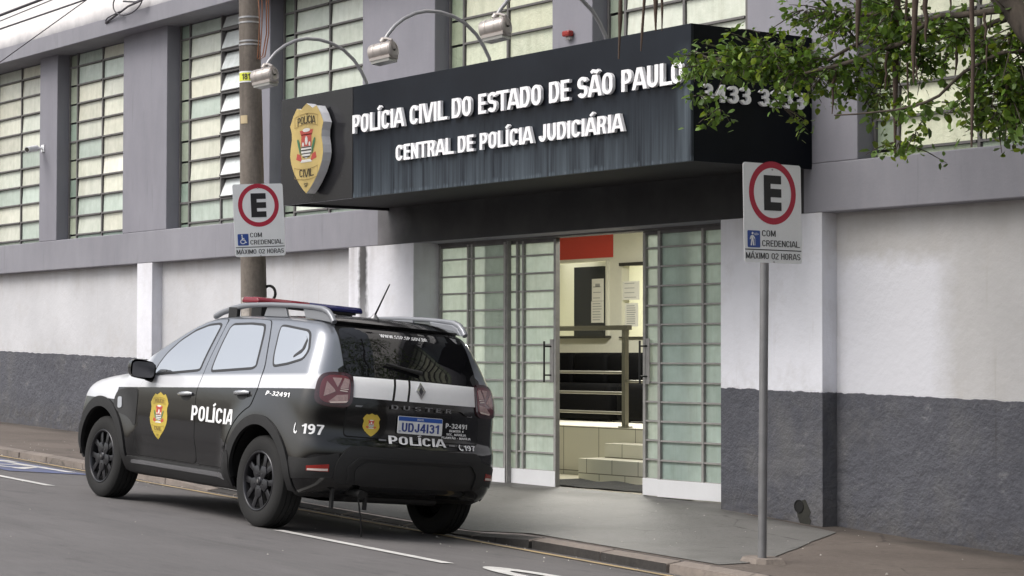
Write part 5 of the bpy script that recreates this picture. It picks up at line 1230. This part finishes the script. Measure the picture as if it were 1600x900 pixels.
# raised ridge under the band, number plate recess
cpart('trim_ridge', rnd([(-.50, .955), (-.43, 1.008), (.43, 1.008), (.50, .955), (.44, .955), (.38, .985), (-.38, .985), (-.44, .955)], .01, 2), on_rear, .020, BPAINT, TG, 1, .016)
lz = M('logo_dark', (.10, .10, .11), .3, metal=.8, var=0)
lo = cpart('logo', [(0, 1.053), (.042, 1.113), (0, 1.173), (-.042, 1.113)], on_rear, .018, CHROME, TG, 1, .01)
cpart('logo_centre', [(0, 1.085), (.019, 1.113), (0, 1.141), (-.019, 1.113)], on_rear, .0195, lz, lo, 1, 0)
ctext('lettering', 'D U S T E R', .54, .030, -.258, .966, on_rear, .0225, CGREY, TG, 1, .005)
PLM = M('plate_white', (.68, .69, .70), .35, var=.03); PLB = M('plate_blue', (.02, .085, .36), .35, var=0); PLT = M('plate_letters', (.02, .045, .22), .4, var=0)
pb = MB(); XP = Matrix.Translation((-.797, 0, .858)) @ Matrix.Rotation(R(2), 4, 'Y')
Q = rnd([(-.2, -.065), (.2, -.065), (.2, .065), (-.2, .065)], .012, 3)
def plq(poly, d0, d1, mat): pb.prism(poly, d0, d1, mat, XP @ Matrix(((0, -1, 0, 0), (-1, 0, 0, 0), (0, 0, 1, 0), (0, 0, 0, 1))))
plq(Q, .0, .006, PLM); plq([(-.197, .030), (.197, .030), (.197, .061), (-.197, .061)], .006, .0068, PLB); PL = pb.build('number_plate', TG)
def ptext(t, W, H, u, v, mat, bold=.01):
    bm = text_bm(t, W, H, bold, 'E'); X = XP @ Matrix(((0, 0, -1, -.0072), (-1, 0, 0, 0), (0, 1, 0, 0), (0, 0, 0, 1)))
    for q in bm.verts: q.co.x += u; q.co.y += v
    return bm_obj(bm, 'lettering', mat, PL, X)
ptext('UDJ4I31', .335, .066, -.165, -.050, PLT, .022); ptext('BRASIL', .06, .014, -.03, .038, PLM, .01); ptext('BR', .018, .010, -.190, -.052, PLT, .01)
for u, v in ((-.53, .969), (.46, .955), (-.34, .733), (.285, .725)): cpart('small_sticker', [(u, v-.006), (u+.06, v-.006), (u+.06, v+.006), (u, v+.006)], on_rear, .0075, CGREY, TG, 1)
ctext('lettering', 'POLÍCIA', .505, .064, -.262, .706, on_rear, .009, CWHITE, TG, 1, .03)
ctext('lettering', 'P-32491', .222, .036, .245, .857, on_rear, .009, CWHITE, TG, 1, .02)
for i, (t, W_, u) in enumerate((('DEINTER 4', .15, .285), ('SEC. MARÍLIA', .205, .258), ('PLANTÃO - MARÍLIA', .305, .212))): ctext('lettering', t, W_, .017, u, .829-.0265*i, on_rear, .009, CWHITE, TG, 1, .015)
ctext('lettering', '197', .125, .040, .438, .693, on_rear, .009, CWHITE, TG, 1, .02, ref='1')
def phone(u, v, k, ku=1.0):
    """handset: curved bar with two ends"""
    o = [];
    for a in np.linspace(150, 300, 9): o.append((u+ku*k*(.5+.55*math.cos(R(a))), v+k*(.45+.55*math.sin(R(a)))))
    i_ = [(u+ku*k*(.62+.42*math.cos(R(a))), v+k*(.50+.42*math.sin(R(a)))) for a in np.linspace(290, 160, 9)]
    e1 = [(u+ku*k*.02, v+k*.72), (u+ku*k*.22, v+k*.62), (u+ku*k*.34, v+k*.86), (u+ku*k*.16, v+k*.98)]; e2 = [(u+ku*k*.62, v-k*.02), (u+ku*k*.80, v-k*.10), (u+ku*k*.98, v+k*.12), (u+ku*k*.80, v+k*.24)]
    return [o+i_, e1, e2]
cpart('phone_icon', phone(.385, .694, .046), on_rear, .009, CWHITE, TG, 1)
ctext('lettering', 'www.ssp.sp.gov.br', .42, .030, -.246, 1.490, on_rear, .0095, CWHITE, RG, 1, .012)
b = MB(); a = on_rear(np.array([.02, -.10, -.28]), np.array([1.235, 1.255, 1.285])); nn = normals(a); b.tube([Vector(a[i])+Vector(nn[i])*.03 for i in (0, 1, 2)], [.018, .012, .008], CPL, 8); b.build('wiper', RG, smooth=50)
bd = conform(poly_bm([SHIELD]), lambda u, v, s: on_rear(u*.135-.402, .752+v*.172, s), .0095, 1, .4, .4); TB = bm_obj(bd, 'badge_sticker', M('badge_sticker_gold', (.50, .36, .05), .4, var=.08), TG)
for i, (nm, mat, polys) in enumerate(EMB[:3]):
    bm_obj(conform(poly_bm(polys), lambda u, v, s: on_rear(u*.135-.402, .752+v*.172, s), .0105+.0005*i, 1, .4, .4), 'coat_of_arms', mat, TB)
# lower rear bumper
BUM = cpart('rear_bumper', rnd([(-.66, .40), (-.66, .55), (-.58, .675), (.58, .675), (.66, .55), (.66, .40)], .05, 4), on_rear, .018, CPL, CAR, 1, .03, .05, .03)
cpart('bumper_inset', rnd([(-.50, .40), (-.53, .50), (-.46, .565), (.46, .565), (.53, .50), (.50, .40)], .04, 4), on_rear, .026, CPL, BUM, 1, .012, .05, .03)
cpart('bumper_ridge', rnd([(-.56, .41), (-.58, .52), (-.50, .60), (.50, .60), (.58, .52), (.56, .41), (.545, .41), (.56, .515), (.49, .587), (-.49, .587), (-.56, .515), (-.545, .41)], .02, 2), on_rear, .030, CPL, BUM, 1, .014, .05, .03)
b = MB(); b.tube([(-.62, .46, .335), (-.80, .46, .325)], .032, RIMD, 16); b.build('exhaust_pipe', CAR, smooth=50)
b = MB(); b.tube([(-.72, .44, .30), (-.735, .425, .2), (-.72, .39, .08), (-.70, .37, .01)], .007, CPL, 6)
b.build('hanging_strap', CAR, smooth=50)
for y in (.62, .33): MB().box((-.66, y-.012, .205), (-.63, y+.012, .36), CPL).build('tow_hook', CAR, bevel=.003)
b = MB(); b.box((-.50, -.42, .25), (-.25, .42, .36), CPL); b.tube([(0, -.75, .345), (0, .75, .345)], .045, RIMD, 12); b.box((.4, -.45, .21), (2.2, .45, .26), CPL); b.build('underbody', CAR, bevel=.02)
# side graphics
FD = [o for o in CAR.children if o.name.startswith('front_door')][0]; RD = [o for o in CAR.children if o.name.startswith('rear_door')][0]
mapd = lambda u, v, s: on_side(1.67-u*.315, .552+v*.385, s)
DB = bm_obj(conform(poly_bm([SHIELD]), mapd, .0058, 1, .15, .12), 'badge_sticker', M('badge_sticker_door', (.50, .38, .06), .4, var=.08), CAR)
for i, (nm, mat, polys) in enumerate(EMB): bm_obj(conform(poly_bm(polys), mapd, .0066+.0005*i, 1, .15, .12), 'coat_of_arms', mat, DB)
for t_, W_, H_, v, kk in ETX: bm_obj(conform(emb_text(t_, W_, H_, v, kk), mapd, .0085, 1, .2, .2), 'lettering', GOLDL, DB)
ctext('lettering', 'POLÍCIA', .69, .118, 1.115, .738, on_side, .0062, CWHITE, CAR, 1, .032, True)
ctext('lettering', 'P-32491', .33, .034, -.02, .990, on_side, .003, CWHITE, CAR, 1, .02, True)
cpart('phone_icon', phone(81, .738, .075, -62), on_corner, .004, CWHITE, CAR, 1, 0, 3, .05)
ctext('lettering', '197', .235, .074, 71.5, .736, on_corner, .004, CWHITE, CAR, 1, .02, True, 4, .05, 0, '1', 92)
# light bar
LBM = M('lightbar_base', (.02, .02, .02), .5, var=0)
def lens(name, col):
    k = NT(name); k.base(col); k.set(Roughness=.12, Transmission_Weight=.25, IOR=1.45); return k.m
LR, LBL = lens('lightbar_red', (.26, .028, .045)), lens('lightbar_blue', (.022, .025, .12))
LBAR = MB().box((.93, -.44, 1.695), (1.17, .44, 1.712), LBM).build('light_bar', CAR, bevel=.004)
for nm, mat, y0, y1 in (('red_lens', LR, .0, .50), ('blue_lens', LBL, -.50, -.0)):
    b = MB(); prof = [(.915, 1.712), (1.185, 1.712), (1.185, 1.738), (1.155, 1.762), (.945, 1.762), (.915, 1.738)]
    vs = [(x, y, z) for y in (y0+.002, y1-.002) for x, z in prof]; b.add(vs, [tuple(range(6)), tuple(range(6, 12))]+[(i, (i+1) % 6, (i+1) % 6+6, i+6) for i in range(6)], mat)
    b.build(nm, LBAR, bevel=.012, smooth=40)
    b = MB()
    for q in range(4): yy = y0+.05+(y1-y0-.1)*q/3; b.box((.925, yy-.045, 1.714), (.94, yy+.045, 1.74), M('led_module', (.3, .3, .3), .3, metal=.5, var=0) if False else SILV)
    b.build('led_module', LBAR)
b = MB()
for y in (-.40, .40): b.box((.97, y-.03, 1.60), (1.13, y+.03, 1.70), LBM)
b.build('light_bar_foot', LBAR)
AN = MB(); AN.lathe([(.045, -.012), (.042, .005), (.02, .03), (.012, .045), (0, .045)], CGREY, Matrix.Translation((-.04, 0, 1.642)) @ Matrix.Rotation(R(90), 4, 'X'), 20)
AN.tube([(-.04, 0, 1.67), (-.215, 0, 1.918)], [.008, .005], SEAL, 8); AN.build('antenna', CAR, smooth=50)
# wheels
def wheel(c, s):
    t = MB(); X = Matrix.Translation((c, s*.775, .345))
    pr_ = [(.222, -.100), (.235, -.108), (.29, -.1105), (.325, -.102), (.341, -.085), (.3455, -.05), (.3455, -.047), (.338, -.045), (.338, -.038), (.3455, -.036), (.346, -.006), (.338, -.004), (.338, .004), (.346, .006), (.3455, .036), (.338, .038), (.338, .045), (.3455, .047), (.3455, .05), (.341, .085), (.325, .102), (.29, .1105), (.235, .108), (.222, .100), (.218, .0)]
    t.lathe(pr_, TYRE, X, 72, True)
    w_ = t.build('wheel', CAR, smooth=35)
    r = MB(); F = Matrix.Translation((c, s*.775, .345)) @ Matrix.Diagonal((1, s, 1, 1))
    r.lathe([(.228, .104), (.222, .110), (.212, .106), (.205, .085), (.200, .0), (.205, -.09)], RIM, F, 64)
    r.lathe([(0, .040), (.150, .035), (.150, .020), (.203, .02)], RIMD, F, 48)
    for k in range(5):
        q = R(90+72*k); rot = Matrix.Rotation(q, 4, 'Y')
        def sp(pts, y0, y1): r.prism(pts, y0, y1, RIM, F @ rot)
        # twin spoke that forks towards the rim
        for sg in (-1, 1):
            r.prism([(.040, sg*.004), (.040, sg*.040), (.115, sg*.050), (.208, sg*.100), (.216, sg*.048), (.130, sg*.010)][::sg], .100-.010, .078, RIM, F @ rot)
        r.prism([(.035, -.040), (.110, -.046), (.134, 0), (.110, .046), (.035, .040)], .098, .080, RIM, F @ rot)
        b0 = F @ rot @ Vector((.062, .101, 0)); b1 = F @ rot @ Vector((.062, .093, 0)); r.tube([b1, b0], .008, RIMD, 8)
    r.lathe([(0, .108), (.026, .107), (.031, .102), (.036, .092), (.06, .088), (.06, .07)], RIM, F, 28)
    ro = r.build('rim', w_, bevel=.003, smooth=40)
    h = MB(); h.prism([(0, -.018), (.012, 0), (0, .018), (-.012, 0)], .1085, .1095, CHROME, F); h.build('hub_logo', w_)
for c in WHX:
    for s in (1, -1): wheel(c, s)
